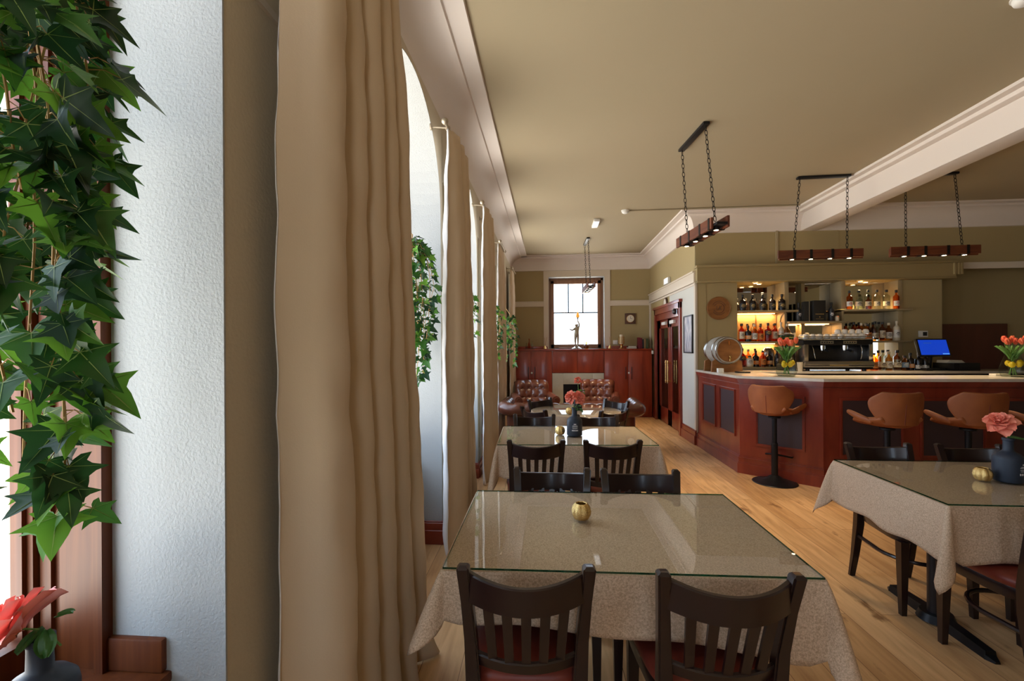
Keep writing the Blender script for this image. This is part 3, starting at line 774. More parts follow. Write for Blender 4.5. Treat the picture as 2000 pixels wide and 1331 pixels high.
top = offs(FACE, .045); inn = [(6.9, 5.55), (3.05, 5.55), (2.78, 5.80), (2.78, 6.98)]
mb = MB(); mb.prism(list(top)+inn, lambda u, v: (u-2.8, v-5.5, 1.10), lambda u, v: (u-2.8, v-5.5, 1.13)); mb.build('worktop', 'stone_top', bar)
mb = MB(); mb.box((3.05-2.8, .0, .02), (6.9-2.8, .03, 1.10)); mb.box((-.08, .3, .02), (-.05, 1.46, 1.1)); mb.build('back_panel', 'black_wood', bar)
def panel(seg, s0, s1, z0, z1):
    a, b = Vector(FACE[seg]), Vector(FACE[seg+1]); d = (b-a).normalized(); n = Vector((d.y, -d.x)); L = (b-a).length
    def q(s, o, z): p = a+d*s+n*o; return (p.x-2.8, p.y-5.5, z)
    f = MB()
    for t_, o in ((0, .016), (.012, .010)):
        w_ = .014
        A = [(s0+t_, z0+t_), (s1-t_, z0+t_), (s1-t_, z1-t_), (s0+t_, z1-t_)]; w2 = t_+w_
        C = [(s0+w2, z0+w2), (s1-w2, z0+w2), (s1-w2, z1-w2), (s0+w2, z1-w2)]
        for i in range(4): f.prism([A[i], A[(i+1) % 4], C[(i+1) % 4], C[i]], lambda u, v: q(u, -.005, v), lambda u, v, o=o: q(u, o, v))
    fr = f.build('panel_moulding', 'mahogany', bar)
    w2 = .024; MB().prism([(s0+w2, z0+w2), (s1-w2, z0+w2), (s1-w2, z1-w2), (s0+w2, z1-w2)], lambda u, v: q(u, -.01, v), lambda u, v: q(u, .003, v)).build('leather_panel', 'panel_leather', fr)
panel(0, .22, .72, .40, .96); panel(0, .87, 1.36, .40, .96)
panel(1, .17, .66, .34, .93)
for k in range(5): panel(2, .16+k*.78, .16+k*.78+.62, .32, .93)
bb = thing('back_counter', 'pale stone-topped back counter behind the bar aisle', 'counter', (3.0, 6.4, 0))
B((-.2, .02, .0), (3.38, .58, 1.10)).build('cabinet', 'black_wood', bb)
B((-.22, -.03, 1.10), (3.42, .595, 1.132), .004).build('worktop', 'stone_top', bb)

# ================================================================ PENDANT LIGHTS
def chain(mb, p, q, r=.0105):
    p, q = Vector(p), Vector(q); L = (q-p).length; d = (q-p).normalized(); n = max(3, int(L/.044))
    for i in range(n):
        c = p+d*(L*(i+.5)/n); a = Vector((1, 0, 0)) if i % 2 else Vector((0, 1, 0)); h = L/n*.62
        P = [c+a*(r*1.15*math.sin(2*pi*k/10))+d*(h*math.cos(2*pi*k/10)) for k in range(10)]
        mb.tube(P, .0032, 5, closed=True)
def pendant(loc, rz, label, canopy_off=(0, 0), hl=.46, lamp=True, chains=((-.29, 0), (.29, 0)), tops=None, grp=None):
    """bottom of the timber box at loc; canopy at the ceiling"""
    t = thing('pendant_light', label, 'pendant light', loc, rz); zc = 3.462-loc[2]
    for k, (y0, sh) in enumerate(((-.065, -.03), (.045, .03))):
        mb = MB(); mb.box((-hl+sh, y0, 0), (hl+sh, y0+.02, .095), .002, seg=1); mb.build('side_board', 'pendant_wood', t)
    for x in (-.31, -.13, .10, .30):
        mb = MB(); mb.box((x-.014, -.069, -.003), (x+.014, .069, .004)); mb.box((x-.014, -.069, 0), (x+.014, -.064, .097)); mb.box((x-.014, .064, 0), (x+.014, .069, .097))
        mb.build('iron_band', 'dark_iron', t)
    B((-.42, -.045, .02), (.42, .045, .04)).build('lamp_tray', 'black_metal', t)
    for i in range(4):
        x = -.31+i*.207
        s_ = MB(); s_.lathe([(.022, .001), (.028, .002), (.028, .03)], c=(x, 0, -.006), n=18); so = s_.build('spot_housing', 'black_metal', t)
        MB().lathe([(.019, 0), (.019, .003)], c=(x, 0, -.006), n=16).build('bulb', 'bulb', so)
    cx, cy = canopy_off
    c_ = B((cx-.29, cy-.03, zc-.028), (cx+.29, cy+.03, zc-.001), .008); cm = c_.build('ceiling_canopy', 'black_metal', t)
    for k, (x, y) in enumerate(chains):
        mb = MB(); tx = (cx-.26 if k == 0 else cx+.26) if tops is None else tops[k][0]; ty = cy if tops is None else tops[k][1]
        chain(mb, (x, y, .08), (tx, ty, zc-.03)); mb.build('chain', 'dark_iron', t)
    for i in range(4):
        x = -.31+i*.207
        d = bpy.data.lights.new('pendant_spot', 'SPOT'); d.energy = 15; d.spot_size = 1.5; d.spot_blend = .8; d.color = (1, .74, .45); d.shadow_soft_size = .03
        o = bpy.data.objects.new('pendant_spot', d); COL.objects.link(o); o.parent = t; o.location = (x, 0, -.02)
    return t
pendant((1.40, 4.33, 2.47), math.radians(96), 'timber spotlight pendant hung front to back, nearest to the windows and us', canopy_off=(.10, .02), hl=.385)
pendant((3.16, 5.58, 2.49), math.radians(-2), 'timber spotlight pendant over the bar, left of the beam', canopy_off=(.05, .02))
pendant((4.35, 5.52, 2.49), math.radians(-2), 'timber spotlight pendant over the bar, right of the beam', canopy_off=(.05, .12))
pendant((.72, 8.35, 2.50), math.radians(92), 'timber spotlight pendant hanging in front of the far end window', canopy_off=(.25, 0))
# ================================================================ CURTAINS
def curtain(y0, y1, yb0, yb1, folds, seed, label, rlabel, ph=0, amp=.05, xc=-.665, rod=True):
    random.seed(seed)
    wts = [random.uniform(.6, 1.5) for _ in range(folds)]; wts[0] *= 1.5; tot = sum(wts); cum = [0]
    for w_ in wts: cum.append(cum[-1]+w_/tot)
    ams = [random.uniform(.7, 1.25) for _ in range(folds+1)]
    def fn(u, v):
        i = max(k for k in range(folds) if cum[k] <= u+1e-9); f = (u-cum[i])/(cum[i+1]-cum[i])
        a = ams[i]*(1-f)+ams[i+1]*f
        z = 2.985*(1-v)+.012*v; t = v
        yy = (y0+(y1-y0)*u)*(1-t**1.6)+(yb0+(yb1-yb0)*u)*t**1.6
        A = amp*a*(.55+.45*min(1, v*6))*(1+.35*v)
        ang = 2*pi*f+ph
        c = math.cos(ang); c = math.copysign(abs(c)**.75, c)
        x = xc+A*c+.012*pnoise(Vector((u*6+seed, v*3, 0)))
        yy += .030*math.sin(ang*1.0+.6)*(1-v*.3)+.02*pnoise(Vector((u*3, v*2.4+seed, 1)))*v
        if v > .93: k = (v-.93)/.07; x += .05*k*k*(.5+pnoise(Vector((u*9, seed, 2)))); yy += .03*k*pnoise(Vector((u*7, seed, 5)))
        wr = .009*pnoise(Vector((u*10, v*14, seed)))+.007*pnoise(Vector((u*22, v*22, seed+4)))
        return (x+wr, yy, z)
    mb = MB(); mb.m('lining'); mb.m('curtain'); mb.cur = 0
    mb.grid(fn, folds*22, 70)
    o = mb.build('curtain', None, ang=80, keep=True)
    q = o.modifiers.new('thickness', 'SOLIDIFY'); q.thickness = .004; q.offset = 0; q.material_offset = 1
    tag(o, label, 'curtain')
    if rod:
        r = thing('curtain_rod', rlabel, 'curtain rod', (-.69, (y0+y1)/2, 3.0)); h = (y1-y0)/2+.04
        MB().cyl((0, -h, 0), (0, h, 0), .010, n=12).build('pole', 'bronze', r)
        for s_ in (-1, 1):
            MB().sph((0, s_*(h+.018), 0), .024, 14, 10).build('finial', 'bronze', r)
        for yy in (-h+.05, h-.05):
            mb = MB(); mb.cyl((-.115, yy, 0), (0, yy, -.012), .006, n=8); mb.cyl((-.118, yy, 0), (-.108, yy, 0), .022, n=12); mb.build('bracket', 'bronze', r)
        for k in range(folds*2):
            yy = -h+.07+(2*h-.14)*k/(folds*2-1); P = [(.016*math.cos(a), yy, .016*math.sin(a)-.004) for a in [2*pi*i/12 for i in range(12)]]
            MB().tube(P, .0022, 5, closed=True).build('ring', 'bronze', r)
    return o
curtain(1.20, 1.93, 1.22, 2.20, 5, 5, 'large beige curtain nearest the viewer, filling the left foreground', 'curtain rod above the nearest large curtain', ph=pi-.25, amp=.058, xc=-.665)
curtain(3.08, 3.62, 3.05, 3.80, 3, 11, 'beige curtain with pale lining, second along the window wall', 'curtain rod with ball finial above the second curtain', ph=2.0, amp=.055)
curtain(4.80, 5.34, 4.80, 5.50, 3, 12, 'beige curtain third along the window wall', 'curtain rod with ball finial above the third curtain', ph=2.1, amp=.05)
curtain(6.55, 7.15, 6.55, 7.25, 4, 13, 'beige curtain fourth along the window wall', 'curtain rod with ball finial above the fourth curtain', ph=1.9, amp=.034, xc=-.715)
curtain(8.72, 9.28, 8.72, 9.32, 4, 14, 'beige curtain at the far end of the window wall beside the cabinets', 'curtain rod above the farthest curtain', ph=2.0, amp=.034, xc=-.715)

# ================================================================ IVY
LEAF = [(0, 0), (.10, -.13), (.26, -.22), (.46, -.20), (.33, -.02), (.40, .10), (.68, .30), (.42, .33), (.27, .42), (.23, .58), (.12, .84), (0, 1.10)]
VEIN = None
def leaf(mb, p, d, nrm, size):
    d = Vector(d).normalized(); nrm = Vector(nrm); nrm = (nrm-d*nrm.dot(d)).normalized(); sd = d.cross(nrm)
    fold = random.uniform(.05, .35); curl = random.uniform(-.25, .15)
    def P(x, y): return Vector(p)+(sd*x+d*y+nrm*(abs(x)*fold+curl*y*y))*size
    c = mb.bm.verts.new(P(0, .30)); R = [mb.bm.verts.new(P(x, y)) for x, y in LEAF]; L_ = [mb.bm.verts.new(P(-x, y)) for x, y in LEAF[1:-1]]
    ring = R+L_[::-1]
    for i in range(len(ring)): mb._f((c, ring[i], ring[(i+1) % len(ring)]))
    if VEIN is not None:
        for tip in ((0, 1.0), (.60, .27), (-.60, .27), (.40, -.17), (-.40, -.17)):
            for e_ in (.012, -.012):
                A = [P(0, .02), P(tip[0]*.5, .02+(tip[1]-.02)*.5), P(tip[0], tip[1])]; q = Vector((-tip[1], tip[0], 0)).normalized()
                w_ = (sd*-tip[1]+d*tip[0]).normalized()*size*.010; o_ = nrm*(size*e_)
                VEIN._f([VEIN.bm.verts.new(v) for v in (A[0]-w_+o_, A[0]+w_+o_, A[1]+w_*.7+o_, A[2]+o_, A[1]-w_*.7+o_)])
def ivy(loc, zt, zb, rad, n, size, seed, label, hook, taper=.45, ex=(1, 1), strands=9):
    random.seed(seed); t = thing('hanging_ivy', label, 'ivy', (loc[0], loc[1], zt))
    global VEIN
    fol = MB(); stm = MB(); H = zt-zb; VEIN = MB() if size > .07 else None
    stm.tube([Vector(hook)-Vector((loc[0], loc[1], zt)), Vector((0, 0, .05)), Vector((0, 0, -.1))], .004, 6)
    per = max(4, n//strands)
    for s_ in range(strands):
        a = 2*pi*s_/strands+random.uniform(-.4, .4); r = rad*random.uniform(.35, 1); L = H*random.uniform(.5, 1) if s_ else H*.98
        pts = []
        for i in range(9):
            f = i/8; rr = r*min(1, f*3.2)*(1-taper*f)
            pts.append(Vector((ex[0]*rr*math.cos(a+f*.9)+.02*pnoise(Vector((s_, f*4, seed))), ex[1]*rr*math.sin(a+f*.9)+.02*pnoise(Vector((s_+9, f*4, seed))), .02-L*f+.05*math.sin(min(1, f*3)*pi))))
        stm.tube(pts, .0022, 5)
        for k in range(per):
            f = (k+random.random())/per; i = min(int(f*8), 7); p = pts[i].lerp(pts[i+1], f*8-i)
            out = Vector((math.cos(a)+random.uniform(-1, 1), math.sin(a)+random.uniform(-1, 1), random.uniform(-.9, .3))).normalized()
            q = p+out*random.uniform(.015, .055)*(size/.07)**.6
            stm.tube([p, (p+q)/2+Vector((0, 0, .008)), q], .0011, 4, caps=False)
            nrm = Vector((random.uniform(-.6, .9), random.uniform(-1.2, .2), random.uniform(0, 1)))
            d = out+Vector((0, 0, -.6))
            leaf(fol, q, d, nrm, size*random.uniform(.55, 1.15))
    fo = fol.build('foliage', 'ivy_leaf', t)
    if VEIN: VEIN.build('leaf_veins', 'leaf_vein', fo)
    stm.build('stems', 'twig', t)
    return t
ivy((-.965, .70), 2.32, 1.13, .165, 680, .074, 21, 'large dark green ivy hanging in the nearest window at left', (-1.10, 1.0, 2.42), strands=16, taper=.25)
ivy((-.93, 3.06), 2.20, 1.13, .19, 330, .066, 22, 'bushy green ivy hanging in the window behind the nearest curtain', (-1.09, 3.3, 2.42), strands=14, taper=.5)
ivy((-.84, 4.72), 2.0, 1.55, .09, 60, .06, 23, 'small ivy peeping out beside the second curtain', (-1.09, 5.0, 2.4), strands=6)
ivy((-.76, 6.38), 2.03, 1.30, .12, 90, .062, 24, 'ivy hanging between the third and fourth curtains', (-1.0, 6.75, 2.4), strands=7)
ivy((-.71, 8.45), 2.03, 1.08, .13, 130, .066, 25, 'ivy hanging at the far end of the window wall by the cabinets', (-1.0, 8.5, 2.5), strands=8)

# ================================================================ CHESTERFIELD SOFA AND ARMCHAIRS
def roll_sweep(path, prof, tuft, amp, dome=0):
    V = [Vector(p) for p in path]; n = len(V); mb = MB(); rings = []; s = 0
    for i in range(n):
        a = (V[i]-V[i-1]).normalized() if i else (V[1]-V[0]).normalized(); b = (V[i+1]-V[i]).normalized() if i < n-1 else a
        na, nb = Vector((-a.y, a.x)), Vector((-b.y, b.x)); m_ = (na+nb).normalized(); k = 1/max(.5, m_.dot(na))
        if i: s += (V[i]-V[i-1]).length
        row = []
        for o, z, w_ in prof:
            g = 1-amp*w_*abs(math.cos(pi*s/tuft))**8
            zz = z-(amp*.5*w_*abs(math.cos(pi*s/tuft))**8)*.25
            p = V[i]+m_*k*o*g; row.append(mb.bm.verts.new((p.x, p.y, zz)))
        rings.append(row)
    mb.skin(rings, True, True); return mb
def upath(w, d, r=.14, n=7):
    P = [(w/2, d*.5*q) for q in (1, .8, .6, .4, .2, 0, -.2, -.4)]
    hw, hb = w/2, -d/2
    P = [(hw, d/2-i*(d-r)/14) for i in range(15)]
    P += [(hw-r+r*math.cos(a), hb+r-r*math.sin(a)) for a in [pi/2*i/n for i in range(1, n)]]
    m_ = int((w-2*r)/.035); P += [(hw-r-(w-2*r)*i/m_, hb) for i in range(m_+1)]
    P += [(-hw+r-r*math.sin(a), hb+r-r*math.cos(a)) for a in [pi/2*i/n for i in range(1, n)]]
    P += [(-hw, hb+r+i*(d-r)/14) for i in range(15)]
    return P
def sofa():
    t = thing('chesterfield_sofa', 'long brown leather sofa with rolled tufted back, turned away from the viewer toward the fireplace', 'sofa', (.30, 6.62, 0), math.radians(-2))
    w, d = 1.76, .76; c0, zr, r = .05, .625, .092
    prof = [(-.08, .09, 0), (.0, .09, 0), (.0, .30, 0), (.005, .52, 0)]
    prof += [(c0+r*math.cos(a), zr+r*math.sin(a), .5+.5*math.sin(a)) for a in [math.radians(q) for q in range(-80, 200, 20)]]
    prof += [(-.085, .50, .6), (-.11, .40, .4), (-.12, .30, 0)]
    P = [(x, -y) for x, y in upath(w, d)]; P = [(x, -y) for x, y in P]
    mb = roll_sweep(P[::-1], [( -o, z, k) for o, z, k in prof], .16, .16)
    mb.build('rolled_back_and_arms', 'brown_leather', t, ang=50)
    B((-w/2+.08, -d/2+.06, .09), (w/2-.08, d/2-.01, .30), .02).build('seat_base', 'brown_leather', t)
    for k in range(3):
        x = -w/2+.12+k*(w-.24)/3; B((x+.004, -d/2+.10, .30), (x+(w-.24)/3-.004, d/2+.01, .43), .035).build('seat_cushion', 'brown_leather', t, ang=60)
    for sx in (-1, 1):
        for sy in (-1, 1): MB().lathe([(.02, 0), (.03, .03), (.035, .06), (.025, .095)], c=(sx*(w/2-.06), sy*(d/2-.06), 0), n=12).build('foot', 'walnut', t)
    return t
sofa()
def armchair(loc, rz, label):
    t = thing('leather_armchair', label, 'armchair', loc, rz)
    def back(u, v):                               # local: chair faces -Y
        a = 2*u-1; z = .36+.44*v; w_ = .27*(1+.06*v)
        x = a*w_; y = .20-.10*a*a+.10*v
        d = 0
        for r_ in range(5):
            for c_ in range(-1, 6):
                bu = (c_+(.5 if r_ % 2 else 0))/4; bv = .12+r_*.21
                q = ((u-bu)*w_*2)**2+((v-bv)*.44)**2; d += math.exp(-q/.0011)
        e = max(0, abs(a)-.86)/.14; f = max(0, v-.86)/.14
        return (x, y+.038*min(d, 1.2)-.02*abs(math.sin(pi*u*4)*math.sin(pi*v*3))+.07*e*e+.06*f*f, z-.015*e*e)
    mb = MB(); mb.grid(back, 56, 48); mb.build('tufted_back', 'brown_leather', t, solid=.05, off=1, ang=70)
    mb = MB(); mb.prism([(-.29, .10), (.29, .10), (.27, .80), (.22, .815), (-.22, .815), (-.27, .80)], lambda u, v: (u, .27+.08*(v-.1)/.7, v), lambda u, v: (u*.96, .35+.08*(v-.1)/.7, v)); mb.build('back_panel', 'brown_leather', t)
    for s_ in (-1, 1):
        mb = MB(); mb.box((min(s_*.27, s_*.36), -.34, .09), (max(s_*.27, s_*.36), .30, .50), .015)
        rings = []
        for i in range(13):
            y = -.37+.70*i/12; r = .075*(1+.10*math.sin(pi*i/12)) ; rings.append(mb.ring((s_*.345, y, .51+.02*i/12), (0, 1, 0), r, 18, ref=(1, 0, 0)))
        mb.skin(rings, True, True); a_ = mb.build('arm', 'brown_leather', t, ang=50)
        mb = MB(); P = [(s_*.345+(.062-.0085*k)*math.cos(.75*k), -.374-.003*0, .51+(.062-.0085*k)*math.sin(.75*k)) for k in [q*.3 for q in range(23)]]
        mb.tube(P, .006, 6); mb.build('scroll_piping', 'brown_leather', a_)
    B((-.27, -.34, .09), (.27, .22, .30), .02).build('seat_base', 'brown_leather', t)
    B((-.262, -.36, .30), (.262, .18, .44), .04).build('seat_cushion', 'brown_leather', t, ang=60)
    for sx in (-1, 1):
        for sy in (-.28, .24): MB().lathe([(.018, 0), (.028, .03), (.03, .06), (.022, .095)], c=(sx*.29, sy, 0), n=12).build('foot', 'walnut', t)
    return t
armchair((-.285, 8.60, 0), math.radians(12), 'brown buttoned leather armchair left of the fireplace')
armchair((.90, 8.74, 0), math.radians(-8), 'brown buttoned leather armchair right of the fireplace')

# ================================================================ CABINETS ROUND THE FIREPLACE
YC = 9.68; D = YF-YC-.004
def cabinet(name, label, x0, x1, z0, z1, doors, hz=None, hand=(), knob=None):
    xm = (x0+x1)/2; t = thing(name, label, 'cabinet', (xm, YC, z0))
    B((x0-xm, .02, 0), (x1-xm, D, z1-z0)).build('carcass', 'red_cherry', t)
    for a, b in doors:
        f = B((a-xm+.002, 0, .03 if z0 == 0 else .004), (b-xm-.002, .022, z1-z0-.004), .003).build('cabinet_door', 'red_cherry', t)
        for h in hand:
            if a < h < b: B((h-xm-.008, -.022, hz[0]-z0), (h-xm+.008, 0, hz[1]-z0), .004).build('handle', 'mahogany_dark', f)
        if knob and a < knob < b: MB().lathe([(.018, 0), (.022, .006), (.016, .016)], c=(knob-xm, -.001, .5*(hz[0]+hz[1])-z0), ax=(0, -1, 0), n=16).build('lock_knob', 'white_plastic', f)
    return t
cabinet('cabinet', 'tall red cherry cupboard left of the fireplace, by the windows', -.80, .065, 0, 1.40, ((-.79, -.385), (-.385, .065)), (.80, 1.06), (-.43, -.30), -.365)
cabinet('cabinet', 'tall red cherry cupboard right of the fireplace, by the double doors', 1.155, 2.14, 0, 1.40, ((1.16, 1.655), (1.655, 2.135)), (.80, 1.06), (1.60, 1.72), 1.665)
cabinet('overmantel_cabinet', 'red cherry wall cupboard of two flat doors above the fireplace', .067, 1.153, .93, 1.40, ((.07, .605), (.605, 1.15)))
tp = thing('mantel_shelf', 'long red wooden shelf top running over the cabinets and fireplace', 'shelf', (.67, YC, 1.40))
B((-1.47, -.035, .002), (1.46, D, .036), .006).build('board', 'red_cherry', tp)
mb = MB(); mb.box((-1.47, D-.02, .036), (-.70, D, .095), .003); mb.build('upstand', 'red_cherry', tp); B((.575, D-.02, .036), (1.46, D, .095), .003).build('upstand', 'red_cherry', tp)
fp = thing('fireplace', 'pale stone fireplace surround with a black firebox opening', 'fireplace', (.61, YC, 0))
mb = MB(); mb.box((-.54, .01, 0), (-.31, D, .925), .004); mb.box((.31, .01, 0), (.54, D, .925), .004); mb.box((-.31, .01, .69), (.31, D, .925), .004); mb.build('surround', 'marble', fp)
mb = MB(); mb.box((-.31, .30, 0), (.31, D, .69)); mb.box((-.31, .03, .0), (-.295, .3, .69)); mb.box((.295, .03, 0), (.31, .3, .69)); mb.box((-.31, .03, .67), (.31, .3, .69)); mb.build('firebox', 'firebox', fp)
# ================================================================ BACK-BAR SHELVES
YS = YB+.26                                       # mirror plane
sh = thing('back_bar_shelving', 'olive painted back-bar shelving unit of three bays built into the wall recess', 'shelving', (3.94, YB, rz0))
def sb(lo, hi, name, m='shelf_paint', bev=.003, par=None): return B((lo[0]-3.94, lo[1]-YB, lo[2]-rz0), (hi[0]-3.94, hi[1]-YB, hi[2]-rz0), bev).build(name, m, par or sh)
for x in (3.455, 4.245): sb((x, YB-.01, 2.01), (x+.06, YS, 2.414), 'post')
sb((5.02, YB-.01, rz0+.02), (5.085, YS, 2.414), 'post'); sb((3.47, YB+.02, 1.56), (3.50, YS, 2.0), 'post'); sb((4.27, YB+.02, 1.56), (4.30, YS, 2.0), 'post')
for lo, hi in (((2.80, YB-.07, 1.972), (3.62, YS, 1.998)), ((4.27, YB-.07, 1.972), (5.18, YS, 1.998)), ((3.50, YB-.06, 1.808), (4.36, YS, 1.832)),
               ((2.80, YB-.05, 1.515), (3.56, YS, 1.542)), ((4.20, YB-.07, 1.515), (5.16, YS, 1.542)), ((2.80, YB-.12, 1.135), (3.40, YS, 1.17))):
    sb(lo, hi, 'shelf')
for x in (3.47, 4.29, 5.04):
    for zt in (1.97, 1.513):
        if zt < 1.6 and x < 4: continue
        mb = MB(); P = [(0, 0), (-.14, 0), (-.135, -.02), (-.08, -.035), (-.04, -.08), (-.03, -.13), (0, -.14)]
        mb.prism(P, lambda u, v: (x-3.94-.012, YS-YB+u-.10, zt-rz0+v), lambda u, v: (x-3.94+.012, YS-YB+u-.10, zt-rz0+v)); mb.build('bracket', 'shelf_paint', sh)
mr = thing('back_bar_mirror', 'wide mirror behind the bottles of the back bar', 'mirror', (3.94, YS, 1.6))
B((-1.15, .0, -.04), (1.15, .01, .812)).build('mirror_plate', 'mirror', mr)
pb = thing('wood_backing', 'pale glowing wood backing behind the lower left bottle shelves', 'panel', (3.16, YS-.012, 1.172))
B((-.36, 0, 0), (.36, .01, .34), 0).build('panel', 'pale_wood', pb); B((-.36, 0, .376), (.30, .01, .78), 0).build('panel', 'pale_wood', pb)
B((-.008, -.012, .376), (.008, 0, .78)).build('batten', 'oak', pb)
for x, y in ((3.06, YB+.02), (3.155, YB+.12), (4.53, YB+.02), (4.665, YB+.12)):
    dl = thing('downlight', 'small glowing recessed spotlight above the %s bottles, %s' % (('left' if x < 4 else 'right'), ('front one of the pair' if y < YB+.1 else 'rear one of the pair')), 'downlight', (x, y, 2.402))
    MB().lathe([(.038, .012), (.040, .004), (.032, 0)], n=20, caps=False).build('bezel', 'shelf_paint', dl); MB().cyl((0, 0, .003), (0, 0, .012), .030, n=20).build('bulb', 'bulb', dl)
    d = bpy.data.lights.new('downlight', 'SPOT'); d.energy = 14; d.spot_size = 2.2; d.spot_blend = .9; d.color = (1, .66, .32); d.shadow_soft_size = .03
    o = bpy.data.objects.new('downlight_lamp', d); COL.objects.link(o); o.parent = dl; o.location = (0, 0, -.012)
for k, (x0, x1, z) in enumerate(((2.83, 3.42, 1.965), (2.83, 3.42, 1.508), (3.58, 4.20, 1.80))):
    ls = thing('led_strip', 'warm light strip under the %s' % ('upper left bottle shelf', 'lower left bottle shelf', 'middle shelf with the black boxes')[k], 'light strip', ((x0+x1)/2, YS-.05, z))
    B((x0-(x0+x1)/2, -.006, -.006), (x1-(x0+x1)/2, .006, .006)).build('strip', 'led_strip', ls)
    area('strip_glow', ((x0+x1)/2, YS-.06, z-.01), (0, 0, 0), x1-x0, .02, 1.8, (1, .55, .22))

# ---- bottles
def bottle(h, r, glass, cap='label_black', lab='label_cream', lz=(.18, .52), sh_=.62, nr=.013, nk=.16, lab2=None, taper=1, square=False):
    t = thing('spirit_bottle', 'x', 'bottle'); hb = h*sh_; hn = h*(1-nk)
    prof = [(r*.9, 0), (r, .006)]+[(r*(1+(taper-1)*q), .006+(hb-.006)*q) for q in (.5, 1)]
    prof += [(nr+(r*taper-nr)*(.5+.5*math.cos(pi*q))**.8, hb+(hn-hb)*.75*q) for q in (.2, .4, .6, .8, 1)]
    prof += [(nr, h*.99)]
    fn = None
    if square: fn = lambda u, z: 1+.16*(abs(math.cos(4*pi*u/1+0))**2 if False else abs(math.sin(4*pi*u)))
    MB().lathe(prof, n=20, fn=None).build('glass_body', glass, t)
    MB().lathe([(nr*1.25, h*(1-nk)+.012), (nr*1.3, h), (nr*1.0, h+.003)], n=12).build('stopper', cap, t)
    if lab:
        z0, z1 = h*lz[0], h*lz[1]; q = MB(); R = r*(1+(taper-1)*.5)+.0012
        q.grid(lambda u, v: (R*math.sin((u-.5)*2.9), -R*math.cos((u-.5)*2.9), z0+(z1-z0)*v), 12, 1); o = q.build('label', lab, t)
        if lab2:
            q = MB(); zc = (z0+z1)/2
            for kk, (ww, hh, dz) in enumerate(((.55, .010, .018), (.8, .008, 0), (.4, .006, -.016))):
                q.grid(lambda u, v: ((R+.0006)*math.sin((u-.5)*1.6*ww), -(R+.0006)*math.cos((u-.5)*1.6*ww), zc+dz+hh*(v-.5)), 5, 1)
            q.build('label_print', lab2, o)
    return t
BT = {}
def put(kind, x, y, z, look, where, grp):
    args = {'squat': (.235, .048, 'bottle_dark', 'label_black', 'label_black', (.12, .45), .56, .014, .2, 'gold_print'),
     'slimdark': (.27, .036, 'bottle_black', 'label_black', 'bottle_black', (.2, .5), .62, .013, .22, 'white_print'),
     'clearcream': (.275, .044, 'clear_glass', 'label_black', 'label_cream', (.16, .40), .66, .014, .16, 'label_black'),
     'amber': (.27, .038, 'amber', 'label_black', 'label_white', (.16, .42), .64, .013, .18, 'label_red'),
     'whisky': (.265, .038, 'amber', 'label_black', 'label_cream', (.15, .55), .64, .013, .16, 'label_black'),
     'goldwhisky': (.255, .041, 'amber_light', 'label_cream', 'label_white', (.12, .48), .6, .014, .18, 'label_black'),
     'red': (.27, .046, 'red_spirit', 'label_black', 'label_black', (.35, .58), .6, .014, .18, 'gold_print'),
     'orange': (.235, .043, 'amber', 'label_black', 'label_orange', (.12, .5), .6, .014, .16, 'label_black'),
     'cream': (.28, .040, 'label_cream', 'label_cream', 'label_white', (.15, .55), .66, .014, .16, 'label_black'),
     'short': (.20, .047, 'amber_light', 'label_black', 'label_blue', (.2, .55), .58, .015, .2, 'label_white'),
     'jug': (.16, .05, 'label_cream', 'label_black', 'label_white', (.2, .7), .72, .018, .18, 'label_black'),
     'darklabel': (.235, .044, 'bottle_dark', 'label_black', 'label_orange', (.15, .38), .6, .014, .2, 'label_cream'),
     'emblem': (.24, .042, 'bottle_dark', 'label_black', 'label_white', (.10, .30), .6, .013, .2, 'label_black')}[kind]
    if kind not in BT: b = bottle(*args); BT[kind] = b; b.location = (x, y, z)
    else: b = copy_tree(BT[kind]); b.location = (x, y, z)
    b.rotation_euler[2] = random.uniform(-.2, .2)
    b['label'] = look+' '+where; b['group'] = grp
ORD = ['first', 'second', 'third', 'fourth', 'fifth', 'sixth', 'seventh', 'eighth', 'ninth', 'tenth']
LOOK = {'squat': 'squat black bottle', 'slimdark': 'slim matt black bottle', 'clearcream': 'clear bottle with cream label', 'amber': 'tall amber bottle with pale label',
 'whisky': 'brown bottle with tall cream label', 'goldwhisky': 'golden bottle with white label', 'red': 'wide red bottle with black label',
 'orange': 'amber bottle with an orange label', 'cream': 'tall cream bottle', 'short': 'short round bottle with a blue label', 'jug': 'small cream stoneware jug', 'darklabel': 'dark bottle with an orange label', 'emblem': 'black bottle with a white emblem'}
def row(kinds, xs, y, z, where, grp, jit=.02):
    for i, (k, x) in enumerate(zip(kinds, xs)):
        put(k, x, y+random.uniform(-jit, jit), z+.0005, LOOK[k], '%s from left, %s' % (ORD[i], where), grp)
random.seed(4)
row(['squat']*5, [2.86, 3.0, 3.14, 3.28, 3.415], 6.985, 1.998, 'upper left back-bar shelf', 'black bottles on the upper left shelf', .004)
row(['amber', 'clearcream', 'clearcream', 'clearcream', 'clearcream', 'amber'], [4.35, 4.475, 4.60, 4.725, 4.855, 4.985], 6.975, 1.998, 'upper right back-bar shelf', 'bottles on the upper right shelf', .004)
row(['slimdark', 'slimdark'], [3.65, 4.105], 6.985, 1.832, 'middle shelf beside the black gift boxes', 'black bottles on the middle shelf', .002)
row(['whisky', 'darklabel', 'goldwhisky', 'orange', 'red', 'whisky', 'cream', 'goldwhisky'], [2.862, 2.95, 3.04, 3.13, 3.235, 3.335, 3.42, 3.505], 7.02, 1.542, 'lower left back-bar shelf', 'whisky bottles on the lower left shelf', .012)
